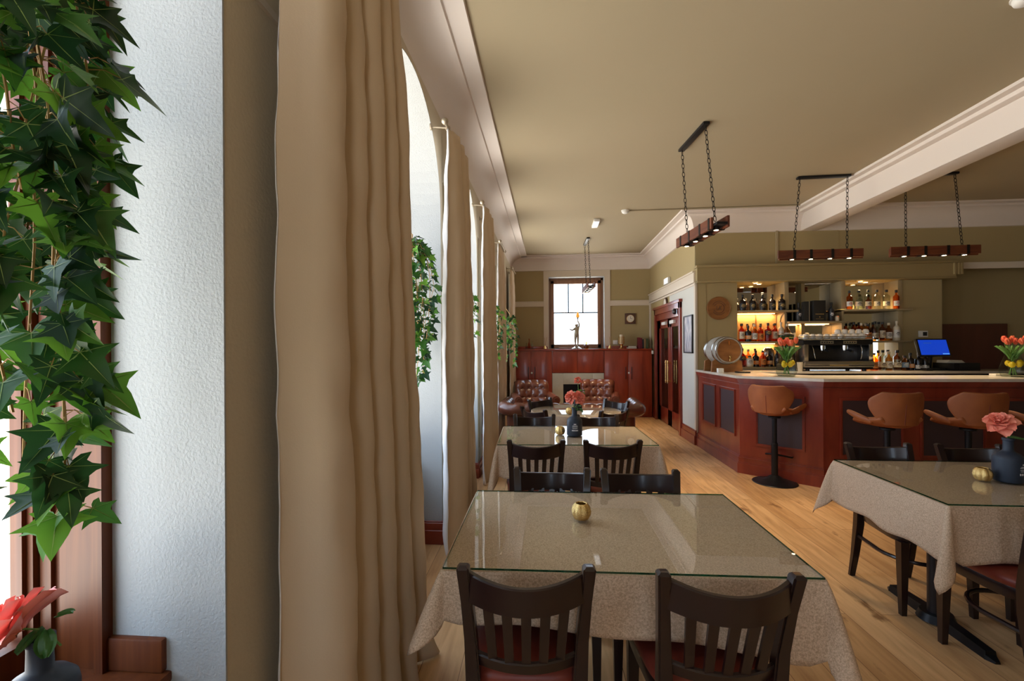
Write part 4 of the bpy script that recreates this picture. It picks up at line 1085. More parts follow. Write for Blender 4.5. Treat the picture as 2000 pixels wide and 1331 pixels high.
row(['amber', 'whisky', 'clearcream', 'amber', 'goldwhisky', 'whisky'], [2.905, 2.99, 3.085, 3.185, 3.285, 3.38], 7.15, 1.542, 'lower left shelf, rear', 'back row of bottles on the lower left shelf', .008)
row(['amber', 'goldwhisky', 'orange', 'clearcream', 'whisky', 'goldwhisky', 'cream'], [4.42, 4.515, 4.61, 4.70, 4.80, 4.895, 4.99], 6.985, 1.542, 'lower right back-bar shelf', 'bottles on the lower right shelf', .012)
row(['clearcream', 'amber', 'goldwhisky', 'amber', 'clearcream'], [4.46, 4.565, 4.66, 4.76, 4.85], 7.12, 1.542, 'lower right shelf, rear', 'back row of bottles on the lower right shelf', .008)
row(['red', 'jug', 'darklabel', 'orange', 'darklabel', 'slimdark'], [2.842, 2.94, 3.035, 3.13, 3.225, 3.33], 6.96, 1.17, 'bottom left ledge of the back bar', 'bottles on the bottom left ledge', .01)
row(['amber', 'goldwhisky', 'whisky', 'clearcream'], [2.89, 2.99, 3.09, 3.38], 7.12, 1.17, 'bottom left ledge back row', 'back row of bottles on the bottom left ledge', .008)
row(['orange', 'clearcream', 'goldwhisky', 'clearcream', 'short', 'darklabel', 'emblem', 'emblem'], [4.45, 4.55, 4.645, 4.735, 4.825, 4.915, 5.0, 5.09], 6.62, 1.132, 'back counter, front', 'bottles on the back counter', .02)
row(['whisky', 'goldwhisky', 'amber', 'clearcream', 'whisky'], [4.42, 4.52, 4.63, 4.74, 4.85], 6.80, 1.132, 'back counter, rear', 'second row of bottles on the back counter', .02)
# gift boxes, canister
for k, (x, y, wd_, hh, lab) in enumerate(((3.92, 6.99, .17, .30, 'large black gift box with gold print on the middle back-bar shelf'), (3.765, 7.02, .075, .29, 'narrow black gift box with a silver edge left of the large black gift box'))):
    t = thing('gift_box', lab, 'box', (x, y, 1.8325), .05 if k == 0 else -.1)
    B((-wd_/2, -.045, 0), (wd_/2, .045, hh), .002).build('carton', 'label_black', t)
    if k == 0:
        mb = MB()
        for i in range(6): mb.box((-.06+i*.021, -.0462, .095), (-.046+i*.021, -.045, .108))
        mb.box((-.055, -.0462, .03), (.055, -.045, .034)); mb.cyl((0, -.0465, .06), (0, -.045, .06), .008, n=10); mb.build('gold_lettering', 'gold_print', t)
    else: B((wd_/2-.012, -.0465, 0), (wd_/2+.001, .0455, hh)).build('silver_edge', 'chrome', t)
t = thing('canister', 'large grey domed canister on the bottom ledge behind the bottles', 'canister', (3.28, 7.13, 1.1705)); MB().lathe([(.085, 0), (.088, .01), (.088, .19), (.08, .24), (.05, .275), (.01, .285)], n=28).build('body', 'steel', t)
t = thing('tealight', 'small glowing cream candle glass at the right end of the middle shelf', 'candle', (4.18, 6.98, 1.8325)); MB().lathe([(.02, 0), (.028, .02), (.027, .06), (.015, .075)], n=16).build('glass', 'label_cream', t)

# ---- coffee machine
em = thing('espresso_machine', 'two-group chrome and black espresso machine on the back counter', 'coffee machine', (3.83, 6.60, 1.1325))
W2 = .435
for x in (-.36, .36):
    for y in (-.17, .17): MB().cyl((x, y, 0), (x, y, .035), .025, n=12).build('foot', 'black_plastic', em)
B((-W2, -.23, .03), (W2, .22, .06), .006).build('chassis', 'black_metal', em)
B((-W2, -.25, .055), (W2, .0, .135), .006).build('drip_tray', 'steel', em); B((-W2, -.254, .056), (W2, -.249, .066)).build('tray_trim', 'chrome', em)
B((-.12, -.253, .075), (.12, -.2495, .086)).build('nameplate', 'gold_print', em)
B((-W2, .0, .06), (W2, .22, .42), .01).build('boiler_housing', 'black_plastic', em)
for s_ in (-1, 1): B((min(s_*W2, s_*(W2-.055)), -.235, .10 if s_ < 0 else .13), (max(s_*W2, s_*(W2-.055)), .0, .36), .006).build('side_panel', 'steel' if s_ < 0 else 'chrome', em)
B((-W2-.01, -.22, .345), (W2+.01, .22, .425), .012).build('head_panel', 'black_metal', em)
B((-W2-.015, -.24, .42), (W2+.015, .23, .432), .003).build('cup_tray', 'chrome', em)
mb = MB(); mb.tube([(-W2, .22, .46), (-W2, -.235, .46), (W2, -.235, .46), (W2, .22, .46)], .005, 6)
for x, y in ((-W2, -.235), (W2, -.235), (0, -.235), (-W2, .2), (W2, .2)): mb.cyl((x, y, .43), (x, y, .46), .004, n=6)
mb.build('cup_rail', 'chrome', em)
for gx in (-.14, .15):
    g = MB(); g.cyl((gx, -.11, .30), (gx, -.11, .35), .042, n=20); g.cyl((gx, -.11, .278), (gx, -.11, .30), .036, n=20); go = g.build('group_head', 'chrome', em)
    MB().tube([(gx, -.12, .283), (gx, -.21, .275), (gx, -.27, .262)], [.010, .012, .014], 10).build('portafilter_handle', 'black_plastic', go)
    MB().tube([(gx-.02, -.13, .275), (gx-.02, -.14, .255)], .006, 8).build('spout', 'chrome', go)
    B((gx-.085, -.224, .365), (gx+.085, -.219, .405)).build('button_panel', 'chrome', go)
    for i in range(5): MB().cyl((gx-.06+i*.03, -.227, .385), (gx-.06+i*.03, -.223, .385), .008, n=10).build('button', 'black_plastic', go)
for gx in (-.30, .31): MB().tube([(gx, -.17, .35), (gx*1.01, -.20, .30), (gx*.97, -.215, .20), (gx*.94, -.21, .16)], .006, 8).build('steam_wand', 'chrome', em)
def cup():
    t = thing('coffee_cup', 'x', 'cup'); MB().lathe([(.022, 0), (.036, .004), (.040, .03), (.034, .055), (.022, .066), (.02, .066)], n=18).build('bowl', 'porcelain', t)
    MB().tube([(.036, 0, .045), (.058, 0, .042), (.060, 0, .022), (.038, 0, .015)], .0045, 6).build('handle', 'porcelain', t); return t
c0 = None
for j in range(2):
    for i in range(9):
        loc = (3.83-.36+i*.09+(.03 if j else 0), 6.47+j*.16, 1.1325+.433); lab = 'white coffee cup upside down on the machine, %s from left in the %s row' % (ORD[i], ('front', 'back')[j])
        if c0 is None: c0 = cup(); c0.location = loc; c0['label'] = lab; c0['group'] = 'cups on the coffee machine'
        else: dup(c0, loc, random.uniform(-2, 2), lab, 'cups on the coffee machine')
for i in range(5): dup(c0, (3.98+i*.09-.05, 6.55, 1.1325+.433+.064), random.uniform(-2, 2), 'white coffee cup on top of the others, %s from left of the upper layer' % ORD[i], 'cups on the coffee machine')
t = thing('coffee_grinder', 'black coffee grinder with a smoky bean hopper left of the machine', 'coffee grinder', (3.29, 6.62, 1.1325))
B((-.075, -.12, 0), (.075, .12, .09), .01).build('base', 'black_plastic', t); B((-.055, -.04, .08), (.055, .11, .34), .015).build('motor_housing', 'black_plastic', t)
MB().lathe([(.045, .34), (.05, .36), (.095, .43), (.098, .49)], n=24).build('hopper', 'green_glass', t); MB().lathe([(.10, .488), (.10, .498), (.06, .51)], n=24).build('hopper_lid', 'black_plastic', t)
MB().tube([(0, -.04, .19), (0, -.11, .17)], .025, 12).build('dosing_spout', 'chrome', t)
t = thing('takeaway_cup', 'pale paper cup beside the tulip vase on the back counter', 'cup', (3.37, 6.42, 1.1325)); MB().lathe([(.028, 0), (.04, .12), (.042, .122)], n=20).build('paper_cup', 'label_cream', t)
# till
t = thing('till_monitor', 'touchscreen till with a blue screen on the back counter', 'monitor', (5.19, 6.62, 1.1325), .10)
B((-.12, -.07, 0), (.12, .14, .03), .01).build('base', 'black_plastic', t); MB().cyl((0, .06, .02), (0, .03, .26), .03, n=14).build('neck', 'black_plastic', t)
mb = MB(); mb.box((-.215, -.02, -.125), (.215, .02, .125), .01); mb.xf(Matrix.Translation((0, 0, .305))@Matrix.Rotation(math.radians(-16), 4, 'X')); sc_ = mb.build('screen_housing', 'black_plastic', t)
def onscr(lo, hi, nm, m): q = MB(); q.box(lo, hi); q.xf(Matrix.Translation((0, 0, .305))@Matrix.Rotation(math.radians(-16), 4, 'X')); q.build(nm, m, sc_)
onscr((-.195, -.0225, -.105), (.195, -.020, .105), 'display', 'screen_blue'); onscr((-.13, -.0235, .055), (-.02, -.0225, .066), 'display_text', 'screen_text'); onscr((.10, -.0235, -.098), (.19, -.0225, -.084), 'taskbar', 'screen_light')
t = thing('cash_drawer', 'black cash drawer under and right of the till', 'cash drawer', (5.38, 6.63, 1.1325)); B((-.04, -.16, 0), (.28, .18, .10), .005).build('case', 'black_metal', t); B((.02, -.165, .01), (.27, -.16, .09), .003).build('drawer', 'black_plastic', t)
t = thing('card_reader', 'small black card machine left of the till', 'card reader', (5.0, 6.47, 1.1325)); B((-.04, -.05, 0), (.04, .05, .035), .008).build('body', 'black_plastic', t); B((-.03, -.045, .035), (.03, .01, .037)).build('display', 'label_black', t)
for i in range(3): tag(B((5.32, 6.55+i*.004, 1.2335+i*.012), (5.54-i*.01, 6.72, 1.2445+i*.012), .002, rot=(0, 0, .1*i)).build('receipt_pad', 'paper'), 'pad of pale paper slips on the cash drawer, %s' % ('bottom one', 'middle one', 'top one')[i], 'papers', 'paper pads on the cash drawer')
t = thing('thermostat', 'white thermostat with a dark display on the wall above the till', 'thermostat', (5.355, YB-.001, 1.635)); B((-.06, -.022, -.045), (.06, 0, .045), .006).build('case', 'white_plastic', t); B((-.01, -.024, -.027), (.045, -.022, .027)).build('display', 'label_black', t)
tag(B((4.90, 5.42, 1.1305), (5.05, 5.50, 1.152), .002).build('drip_mat', 'paper'), 'pale folded napkin lying on the bar near the right edge', 'napkin')

# ---- wall disc, barrel
t = thing('wooden_disc', 'round carved wooden barrel-head plaque on the olive wall', 'plaque', (2.515, YB-.006, 2.04))
MB().lathe([(.168, 0), (.172, .006), (.172, .022), (.164, .026), (.160, .022), (.01, .022)], ax=(0, -1, 0), n=56).build('disc', 'oak', t)
mb = MB(); 
for a0, a1, r in ((200, 520, .075), (215, 325, .10), (20, 160, .10)): mb.tube([(r*math.cos(math.radians(a)), -.0235, r*math.sin(math.radians(a))) for a in range(a0, a1, 12)], .0035, 5)
mb.tube([(-.03, -.0235, .03), (-.035, -.0235, -.02), (-.012, -.0235, -.03), (.0, -.0235, 0)], .003, 5); mb.tube([(.01, -.0235, .035), (.014, -.0235, -.03)], .003, 5); mb.tube([(.014, -.0235, 0), (.04, -.0235, .035)], .003, 5); mb.tube([(.014, -.0235, 0), (.04, -.0235, -.03)], .003, 5)
mb.build('carving', 'walnut', t)
bl = thing('whisky_barrel', 'small oak display barrel with metal hoops lying on a cradle on the bar', 'barrel', (2.36, 6.42, 1.4175))
prof = [(.165*(1+.16*(1-((q-.5)*2)**2)), -.24+.48*q) for q in [i/14 for i in range(15)]]
MB().lathe([(.150, -.225), (.152, -.24)]+prof+[(.152, .24), (.150, .225)], ax=(0, 1, 0), n=48, fn=lambda u, z: 1-.006*(abs(math.sin(u*24*pi)) < .25), caps=False).build('staves', 'oak_grey', bl)
for z in (-.222, -.13, .13, .222):
    r = .165*(1+.16*(1-(z/.24)**2))+.003; MB().lathe([(r-.002, -.016), (r+.001, -.014), (r+.001+(.002 if abs(z) < .2 else 0), .014), (r-.002, .016)], c=(0, z, 0), ax=(0, 1, 0), n=48, caps=False).build('hoop', 'steel', bl)
for s_ in (-1, 1): MB().cyl((0, s_*.21, 0), (0, s_*.226, 0), .153, n=48).build('barrel_head', 'oak', bl)
mb = MB(); mb.cyl((0, -.226, -.10), (0, -.27, -.10), .012, n=12); mb.cyl((0, -.262, -.135), (0, -.262, -.075), .008, n=10); mb.box((-.016, -.268, -.078), (.016, -.256, -.068), .002); mb.build('tap', 'brass', bl)
mb = MB(); mb.cyl((0, -.226, .10), (0, -.235, .10), .01, n=12); mb.box((-.006, -.236, .07), (.006, -.228, .125)); mb.build('plug', 'brass', bl)
cr_ = thing('barrel_cradle', 'pale wooden cradle holding the display barrel', 'cradle', (2.36, 6.42, 1.131))
for y in (-.16, .12):
    P = [(-.20, 0), (.20, 0), (.19, .14)]+[(.19*math.cos(a), .287+.186*math.sin(a)) for a in [math.radians(q) for q in range(-40, -141, -10)]]+[(-.19, .14)]
    mb = MB(); mb.prism(P, lambda u, v: (u, y, v), lambda u, v: (u, y+.035, v)); mb.build('end_board', 'oak', cr_)
B((-.05, -.15, .02), (.05, .14, .05), .003).build('spreader', 'oak', cr_)
tag(B((2.40, 6.02, 1.1305), (2.56, 6.12, 1.15), .006).build('bar_tray', 'black_plastic'), 'small black tray lying on the bar in front of the barrel', 'tray')
tag(B((2.20, 6.13, 1.1305), (2.27, 6.19, 1.185), .003).build('card_box', 'label_white'), 'little white card box beside the barrel cradle', 'box')

# ================================================================ FLOWERS AND TABLE THINGS
def petal(mb, c, d, up, L, W, curl, cup_=.3):
    d = Vector(d).normalized(); up = Vector(up); up = (up-d*up.dot(d)).normalized(); s_ = d.cross(up); c = Vector(c)
    def fn(u, v):
        a = (u-.5)*2; w_ = W*math.sin(pi*min(1, v*.86+.08))**.7
        return c+d*(L*v)+s_*(a*w_)+up*(cup_*W*a*a*(1-.3*v)+curl*L*v*v+.06*L*math.sin(a*5+v*3))
    mb.grid(fn, 6, 6)
def rose(loc, size, axis, m, label, stem_pts, leaves, group=None, n=26):
    t = thing('rose', label, 'flower', loc); A = Vector(axis).normalized(); mb = MB()
    ref = Vector((0, 0, 1)) if abs(A.z) < .9 else Vector((1, 0, 0)); a = (ref-A*ref.dot(A)).normalized(); b = A.cross(a)
    for i in range(n):
        f = i/(n-1); ang = i*2.39996; o = a*math.cos(ang)+b*math.sin(ang); open_ = .12+1.15*f
        d = (A*math.cos(open_)+o*math.sin(open_)); petal(mb, o*size*.04*f-A*size*.10*f, d, -o*math.cos(open_)+A*math.sin(open_), size*(.34+.20*f), size*(.13+.17*f), -.10-.35*f, .35)
    mb.build('bloom', m, t, ang=80)
    g = MB(); g.tube([Vector(p) for p in stem_pts], .0022, 6); g.sph(stem_pts[0], size*.09, 8, 6, (1, 1, 1.2)); g.build('stem', 'stem_green', t)
    l = MB()
    for p, d, s_ in leaves: petal(l, p, d, (0, 0, 1), s_, s_*.34, -.2, .3)
    if leaves: l.build('leaves', 'leaf_green', t)
    return t
def bottle_vase(loc, label, rz=0):
    t = thing('bottle_vase', label, 'vase', loc, rz)
    MB().lathe([(.05, 0), (.059, .004), (.0615, .012), (.0615, .115), (.058, .132), (.044, .147), (.027, .156), (.0215, .164), (.0205, .20), (.0205, .212), (.024, .214), (.024, .226), (.019, .228), (.016, .22)], n=40).build('bottle', 'bottle_matt', t)
    q = MB()
    R = .0622
    for zz, ww, hh in ((.097, .25, .006), (.088, .45, .002), (.082, .55, .003), (.072, .55, .002), (.064, .5, .002)): q.grid(lambda u, v: (R*math.sin((u-.5)*ww*1.3), -R*math.cos((u-.5)*ww*1.3), zz+hh*v), 6, 1)
    for k in range(5): q.grid(lambda u, v: (R*math.sin((k-2)*.17+(u-.5)*.11), -R*math.cos((k-2)*.17+(u-.5)*.11), .045+.010*v), 2, 1)
    q.build('printed_label', 'white_print', t); return t
bottle_vase((-1.034, .844, .6625), 'matt blue-black bottle vase on the nearest window sill, lower left')
bottle_vase((.203, 3.70, .7585), 'matt blue-black bottle vase on the second table in the row')
bottle_vase((2.385, 2.575, .7585), 'matt blue-black bottle vase on the right-hand table', .35)
rose((-1.05, .81, .925), .15, (-.75, -.35, .75), 'coral_pink', 'pink rose leaning left in the window-sill bottle vase', [(0, 0, 0), (.03, .03, -.02), (.051, .044, -.06)], [((.035, .03, -.02), (.3, -.3, -.6), .05), ((.03, .03, -.015), (-.3, -.6, -.4), .05), ((.045, .04, 0), (.9, 0, .5), .04)])
rose((2.345, 2.57, 1.065), .125, (-.45, -.45, .7), 'coral', 'salmon rose in the bottle vase on the right-hand table', [(0, 0, -.02), (.03, .0, -.06), (.04, .005, -.10)], [((.04, 0, -.08), (.8, -.4, .1), .07), ((.06, 0, -.085), (1, .3, .15), .07)])
rose((.172, 3.70, 1.072), .10, (-.5, -.6, .35), 'coral', 'left coral rose in the bottle vase on the second table', [(0, 0, -.01), (.02, 0, -.06), (.031, 0, -.10)], [((.03, 0, -.08), (.4, -.5, -.3), .05)])
rose((.240, 3.68, 1.068), .10, (.3, -.8, .3), 'coral', 'right coral rose in the bottle vase on the second table', [(0, 0, -.01), (-.02, .01, -.06), (-.037, .02, -.10)], [((-.01, 0, -.07), (.3, -.7, .2), .045), ((-.0, 0, -.09), (.5, -.6, -.3), .045)])
t = thing('flower_pot', 'small black pot in the middle of the round table', 'pot', (.33, 5.27, .7535)); MB().lathe([(.035, 0), (.045, .004), (.048, .10), (.05, .16), (.044, .16), (.04, .14)], n=24).build('pot', 'black_plastic', t)
t = thing('geranium', 'coral geranium head on a tall stem above round leaves, on the round table', 'flower', (.33, 5.27, .90)); random.seed(3)
mb = MB()
for i in range(34):
    a, e = random.uniform(0, 2*pi), random.uniform(-.4, 1.4); d = Vector((math.cos(a)*math.cos(e), math.sin(a)*math.cos(e), math.sin(e))); mb2 = Vector((0, 0, .185))+d*.028
    for k in range(4): petal(mb, mb2, d+Vector((random.uniform(-1, 1), random.uniform(-1, 1), random.uniform(-1, 1))), d, .022, .008, .1)
mb.build('flower_head', 'coral', t)
MB().tube([(0, 0, -.03), (.004, 0, .08), (0, 0, .185)], .003, 6).build('stem', 'stem_green', t); mb = MB()
for i in range(9):
    a = i*2.4; petal(mb, (.01*math.cos(a), .01*math.sin(a), .0+.008*i), (math.cos(a), math.sin(a), .35), (0, 0, 1), .075, .036, -.3)
mb.build('leaves', 'stem_green', t)
# tulips with lemons in a glass vase
def glass_vase(loc, tag_):
    t = thing('glass_vase', 'clear pear-shaped glass vase of tulips and lemons '+tag_, 'vase', loc)
    MB().lathe([(.06, 0), (.085, .004), (.102, .04), (.104, .08), (.092, .14), (.07, .20), (.062, .235), (.070, .26)], n=40, caps=False).build('glass_body', 'clear_glass', t)
    MB().cyl((0, 0, .001), (0, 0, .006), .084, n=32).build('glass_foot', 'clear_glass', t)
    for i, (a, r, z) in enumerate(((-1.2, .055, .135), (-2.4, .055, .13), (-.3, .058, .15), (1.5, .05, .14))):
        l = thing('lemon', 'x', 'lemon', (loc[0]+r*math.cos(a), loc[1]+r*math.sin(a), loc[2]+z), a)
        MB().lathe([(.002, -.036), (.006, -.032), (.022, -.022), (.029, 0), (.022, .022), (.006, .033), (.002, .037)], ax=(.3, .2, 1), n=16).build('fruit', 'lemon', l)
        l['label'] = 'yellow lemon, %s in the tulip vase %s' % (('third from left', 'leftmost', 'rightmost', 'second from left')[i], tag_); l['group'] = 'lemons in the tulip vase '+tag_
    random.seed(int(loc[0]*10))
    hxs = sorted(range(7), key=lambda i: (.028+.030*(i % 3))*math.cos(i*2.4))
    for i in range(7):
        a = i*2.4; r = .028+.030*(i % 3); tp_ = thing('tulip', 'red tulip, %s from left in the vase %s' % (ORD[hxs.index(i)], tag_), 'flower', (loc[0], loc[1], loc[2]+.012), 0, 'tulips in the vase '+tag_)
        hx, hy, hz = r*1.1*math.cos(a), r*1.0*math.sin(a), .335+.025*(i % 2)
        MB().tube([(-.03*math.cos(a), -.03*math.sin(a), .01), (0, 0, .14), (hx*.6, hy*.6, .25), (hx, hy, hz)], .0032, 6).build('stem', 'stem_green', tp_)
        mb = MB()
        for k in range(6):
            b = k*pi/3+a; o = Vector((math.cos(b), math.sin(b), 0)); petal(mb, Vector((hx, hy, hz-.004))+o*.006, o*.42+Vector((0, 0, 1)), -o, .066, .026, .26, .5)
        mb.build('bloom', 'tulip', tp_, ang=80)
        mb = MB()
        for k in range(2):
            b = a+k*2.2; petal(mb, (hx*.3, hy*.3, .18), (math.cos(b)*.45, math.sin(b)*.45, 1), (-math.cos(b), -math.sin(b), .3), .17, .012, -.25, .4)
        mb.build('leaves', 'stem_green', tp_)
glass_vase((2.685, 5.40, 1.1305), 'at the angled corner of the bar')
glass_vase((4.93, 5.27, 1.1305), 'at the right edge of the picture')
# mercury-glass tealight holders
def ribbed(loc, label):
    t = thing('tealight_holder', label, 'candle holder', loc)
    MB().lathe([(.018, 0), (.030, .004), (.040, .022), (.042, .036), (.038, .052), (.028, .064), (.024, .067), (.021, .064), (.030, .05), (.034, .036)], n=64, fn=lambda u, z: 1-.10*(1-abs(math.sin(u*8*pi))), caps=False).build('glass_cup', 'gold_glass', t)
    MB().cyl((0, 0, .004), (0, 0, .02), .019, n=16).build('tealight', 'label_cream', t)
ribbed((.13, 1.90, .7585), 'gold ribbed tealight holder alone on the nearest table')
ribbed((2.27, 2.585, .7585), 'gold ribbed tealight holder on the right-hand table beside the vase')
ribbed((.088, 3.73, .7585), 'gold ribbed tealight holder left of the vase on the second table')
ribbed((.215, 4.93, .7535), 'small tealight holder near the front edge of the round table')
# ================================================================ THINGS ON THE CABINET SHELF AND END WALL
ZS = 1.4365; YP = 9.84
def item(name, lab, cat, x, y=YP, rz=0, grp=None, z=ZS): return thing(name, lab, cat, (x, y, z), rz, grp)
t = item('tray', 'small dark tray holding three bottles on the shelf top, left end', 'tray', -.42); B((-.12, -.06, 0), (.12, .06, .012), .004).build('tray', 'walnut', t)
for x, h, m_, l in ((-.484, .12, 'clear_glass', 'low clear decanter on the small tray, left of three'), (-.425, .22, 'amber', 'tall amber bottle on the small tray, middle of three'), (-.36, .17, 'clear_glass', 'slim clear bottle on the small tray, right of three')):
    t = item('decanter', l, 'bottle', x, z=ZS+.0125); MB().lathe([(.022, 0), (.028, .01), (.027, h*.45), (.010, h*.62), (.009, h*.85), (.013, h*.86)], n=18).build('glass_body', m_, t); MB().sph((0, 0, h*.92), .013, 10, 8).build('stopper', m_, t)
for x, l in ((-.087, 'reed diffuser left of the end window'), (1.30, 'reed diffuser right of the end window')):
    t = item('reed_diffuser', l, 'diffuser', x); MB().lathe([(.03, 0), (.034, .006), (.028, .04), (.010, .07), (.010, .085)], n=18).build('bottle', 'gold_glass', t)
    for k in range(5): a = k*1.3; MB().tube([(0, 0, .02), (.035*math.cos(a)+.02, .02*math.sin(a), .26-.02*(k % 2))], .0022, 5).build('reed', 'twig', t)
# cherub torch lamp: one continuous skinned figure
t = item('statue_lamp', 'bronze figurine lamp holding up an amber flame-shaped torch in the end window', 'lamp', .595, 9.86)
MB().lathe([(.10, 0), (.105, .008), (.095, .02), (.06, .035), (.045, .055)], n=32).build('base', 'steel', t)
J = [((0, 0, .30), .034), ((.0, 0, .36), .036), ((.004, 0, .43), .040), ((.004, 0, .475), .016), ((.0, -.005, .515), .034), ((-.002, -.008, .535), .030),
     ((-.03, 0, .445), .018), ((-.085, -.03, .40), .013), ((-.13, -.07, .41), .010), ((-.15, -.09, .425), .010),
     ((.04, 0, .45), .018), ((.062, 0, .52), .013), ((.035, -.005, .585), .010), ((.028, -.005, .60), .010),
     ((-.022, 0, .27), .026), ((-.030, -.012, .17), .017), ((-.024, .0, .075), .010), ((-.03, -.025, .058), .010),
     ((.024, 0, .27), .026), ((.030, .0, .17), .018), ((.024, .012, .075), .010), ((.02, -.015, .058), .010)]
E_ = [(0, 1), (1, 2), (2, 3), (3, 4), (4, 5), (2, 6), (6, 7), (7, 8), (8, 9), (2, 10), (10, 11), (11, 12), (12, 13), (0, 14), (14, 15), (15, 16), (16, 17), (0, 18), (18, 19), (19, 20), (20, 21)]
me = bpy.data.meshes.new('figure'); me.from_pydata([j[0] for j in J], E_, []); o = bpy.data.objects.new('figure', me); COL.objects.link(o); o.parent = t; me.materials.append(M['bronze'])
sk = o.modifiers.new('skin', 'SKIN')
if not me.skin_vertices: pass
for i, (p, r) in enumerate(J):
    sv = me.skin_vertices[0].data[i]; sv.radius = (r*1.35, r*1.35); sv.use_root = (i == 0)
q = o.modifiers.new('sub', 'SUBSURF'); q.levels = 2; q.render_levels = 2
o.scale = (1, 1, 1)
MB().lathe([(.008, .57), (.009, .63), (.016, .65), (.020, .665), (.034, .675)], c=(.026, -.005, 0), n=16).build('torch', 'bronze', t)
MB().lathe([(.028, .672), (.037, .69), (.038, .71), (.028, .745), (.012, .785), (.002, .81)], c=(.026, -.005, 0), n=20).build('flame_shade', 'amber_flame', t)
t = item('decanter', 'round amber glass decanter right of the figurine lamp', 'decanter', .80); MB().lathe([(.035, 0), (.052, .01), (.056, .05), (.048, .085), (.015, .105), (.014, .125)], n=24).build('glass_body', 'amber_light', t); MB().sph((0, 0, .14), .016, 12, 8).build('stopper', 'amber', t)
t = item('table_runner', 'low tan wooden board lying left of the figurine lamp', 'board', .34); B((-.13, -.04, 0), (.13, .04, .03), .01).build('board', 'oak', t)
t = item('candle_lantern', 'white and gold openwork candle holder with a pillar candle', 'candle holder', 1.54)
MB().lathe([(.05, 0), (.052, .01), (.02, .03), (.015, .06), (.05, .09), (.052, .095)], n=24).build('foot', 'brass', t); MB().cyl((0, 0, .095), (0, 0, .30), .038, n=20).build('pillar_candle', 'label_cream', t)
mb = MB()
for k in range(6):
    for j in range(10): a = 2*pi*(j+.5*(k % 2))/10; c_ = (.058*math.cos(a), .058*math.sin(a), .115+k*.026); mb.tube([(c_[0]-.012*math.sin(a)*math.cos(b), c_[1]+.012*math.cos(a)*math.cos(b), c_[2]+.012*math.sin(b)) for b in [2*pi*i/8 for i in range(8)]], .003, 4, closed=True)
mb.build('openwork', 'brass', t)
def book(x, w_, h, d, m_, lab, z=ZS, flat=False, rz=0):
    t = thing('book', lab, 'book', (x, 9.86, z), rz)
    if flat: B((-h/2, -d/2, 0), (h/2, d/2, w_), .002).build('cover', m_, t); B((-h/2+.003, -d/2-.0005, .003), (h/2-.003, d/2-.01, w_-.003)).build('pages', 'paper', t)
    else: B((-w_/2, -d/2, 0), (w_/2, d/2, h), .003).build('cover', m_, t); B((-w_/2+.003, -d/2+.01, .002), (w_/2-.003, d/2-.003, h+.0006)).build('pages', 'paper', t)
    return t
book(1.905, .042, .235, .16, 'book_red', 'thick dark red book, leftmost of the standing books'); book(1.945, .036, .225, .16, 'book_red', 'dark red book second in the standing row')
book(1.984, .030, .20, .15, 'book_black', 'thin black book third in the standing row'); book(2.02, .036, .205, .15, 'book_tan', 'tan book fourth in the standing row'); book(2.066, .048, .21, .15, 'book_green', 'thick green book, rightmost of the standing books')
book(1.755, .03, .19, .13, 'paper', 'pale book, lower of the two lying flat', flat=True); book(1.76, .026, .17, .12, 'book_black', 'black book, upper of the two lying flat', z=ZS+.0305, flat=True)
t = thing('wall_clock', 'square walnut clock with a pale round face on the end wall', 'clock', (1.761, YF-.001, 2.085)); B((-.115, -.03, -.115), (.115, 0, .115), .006).build('case', 'walnut', t)
MB().lathe([(.078, .03), (.078, .038), (.07, .040), (.01, .040)], ax=(0, -1, 0), n=40).build('face', 'clock_face', t)
mb = MB(); mb.box((-.003, -.044, 0), (.003, -.041, .05)); mb.box((0, -.044, -.003), (.036, -.041, .003)); mb.build('hands', 'label_black', t); MB().lathe([(.080, .036), (.084, .042), (.076, .044)], ax=(0, -1, 0), n=40, caps=False).build('bezel', 'brass', t)
t = thing('light_switch', 'white switch plate on the end wall right of the window', 'switch', (1.44, YF-.001, 1.575)); B((-.05, -.012, -.045), (.05, 0, .045), .004).build('plate', 'white_plastic', t); B((-.012, -.018, -.02), (.012, -.012, .02), .002).build('rocker', 'white_plastic', t)
t = thing('wall_clock', 'small round dark wall clock above the double doors', 'clock', (XA-.006, 8.68, 2.285)); MB().lathe([(.10, 0), (.105, .015), (.095, .03), (.085, .028)], ax=(-1, 0, 0), n=36).build('case', 'walnut', t); MB().lathe([(.08, .029), (.002, .030)], ax=(-1, 0, 0), n=36).build('face', 'clock_face', t)
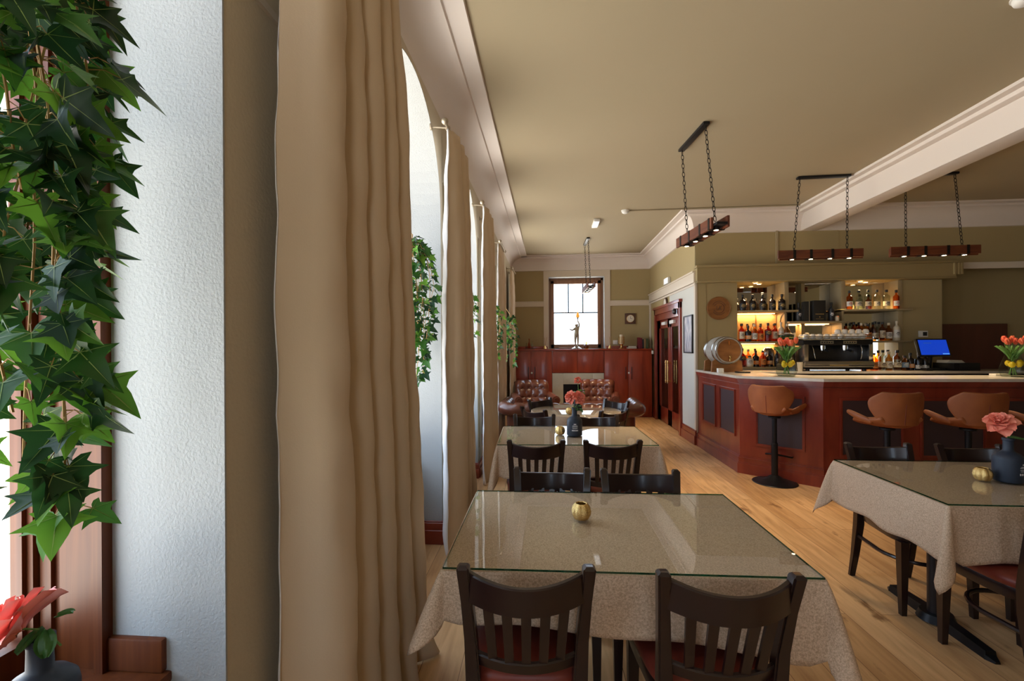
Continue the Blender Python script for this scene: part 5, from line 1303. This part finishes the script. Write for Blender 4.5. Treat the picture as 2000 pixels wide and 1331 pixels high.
t = thing('emergency_light', 'small white and clear emergency light box above the passage rail', 'emergency light', (XA-.001, 8.55, 2.675)); B((-.05, -.16, -.055), (0, .16, .055), .008).build('case', 'white_plastic', t); B((-.06, -.15, -.045), (-.05, .05, .045), .004).build('diffuser', 'tube_light', t)
t = thing('door_sensor', 'black round door device above the double doors', 'sensor', (XA-.045, 7.92, 2.07)); MB().lathe([(.05, 0), (.05, .03), (.03, .05)], ax=(-1, 0, 0), n=20).build('housing', 'black_plastic', t)
t = thing('framed_picture', 'tall narrow framed misty forest picture between doors and bar', 'picture', (XA-.0065, 7.31, 1.665))
mb = MB()
for lo, hi in (((-.025, -.22, -.295), (0, -.20, .295)), ((-.025, .20, -.295), (0, .22, .295)), ((-.025, -.22, -.295), (0, .22, -.275)), ((-.025, -.22, .275), (0, .22, .295))): mb.box(lo, hi, .002)
mb.build('frame', 'black_wood', t); B((-.014, -.20, -.275), (-.001, .20, .275)).build('print', 'misty_picture', t)
t = thing('fire_alarm_point', 'small white call point on the cabinet end beside the door frame', 'switch', (2.145, 9.672, 1.36)); B((-.02, -.012, -.035), (.02, 0, .035), .003).build('plate', 'white_plastic', t)
# ceiling fittings
t = thing('ceiling_light', 'small white box light on the ceiling near the end window', 'ceiling light', (.752, 7.32, 3.461)); B((-.045, -.20, -.045), (.045, .20, 0), .006).build('housing', 'white_plastic', t); B((-.038, -.19, -.058), (.038, .10, -.045), .006).build('diffuser', 'tube_light', t)
def detector(loc, lab):
    t = thing('smoke_detector', lab, 'smoke detector', loc); MB().lathe([(.05, 0), (.052, -.02), (.045, -.035), (.03, -.045), (.01, -.047)], n=28).build('body', 'white_plastic', t); MB().lathe([(.06, 0), (.06, -.008)], n=28).build('mount', 'white_plastic', t)
detector((1.12, 6.74, 3.4615), 'white smoke detector on the ceiling at the end of the conduit'); detector((2.72, 2.83, 3.4615), 'white smoke detector at the top right edge of the ceiling')
t = thing('conduit', 'thin white cable conduit along the ceiling from the smoke detector', 'conduit', (1.6, 6.72, 3.452)); MB().cyl((-.42, .02, 0), (1.95, -.02, 0), .009, n=8).build('pipe', 'olive_ceiling', t)
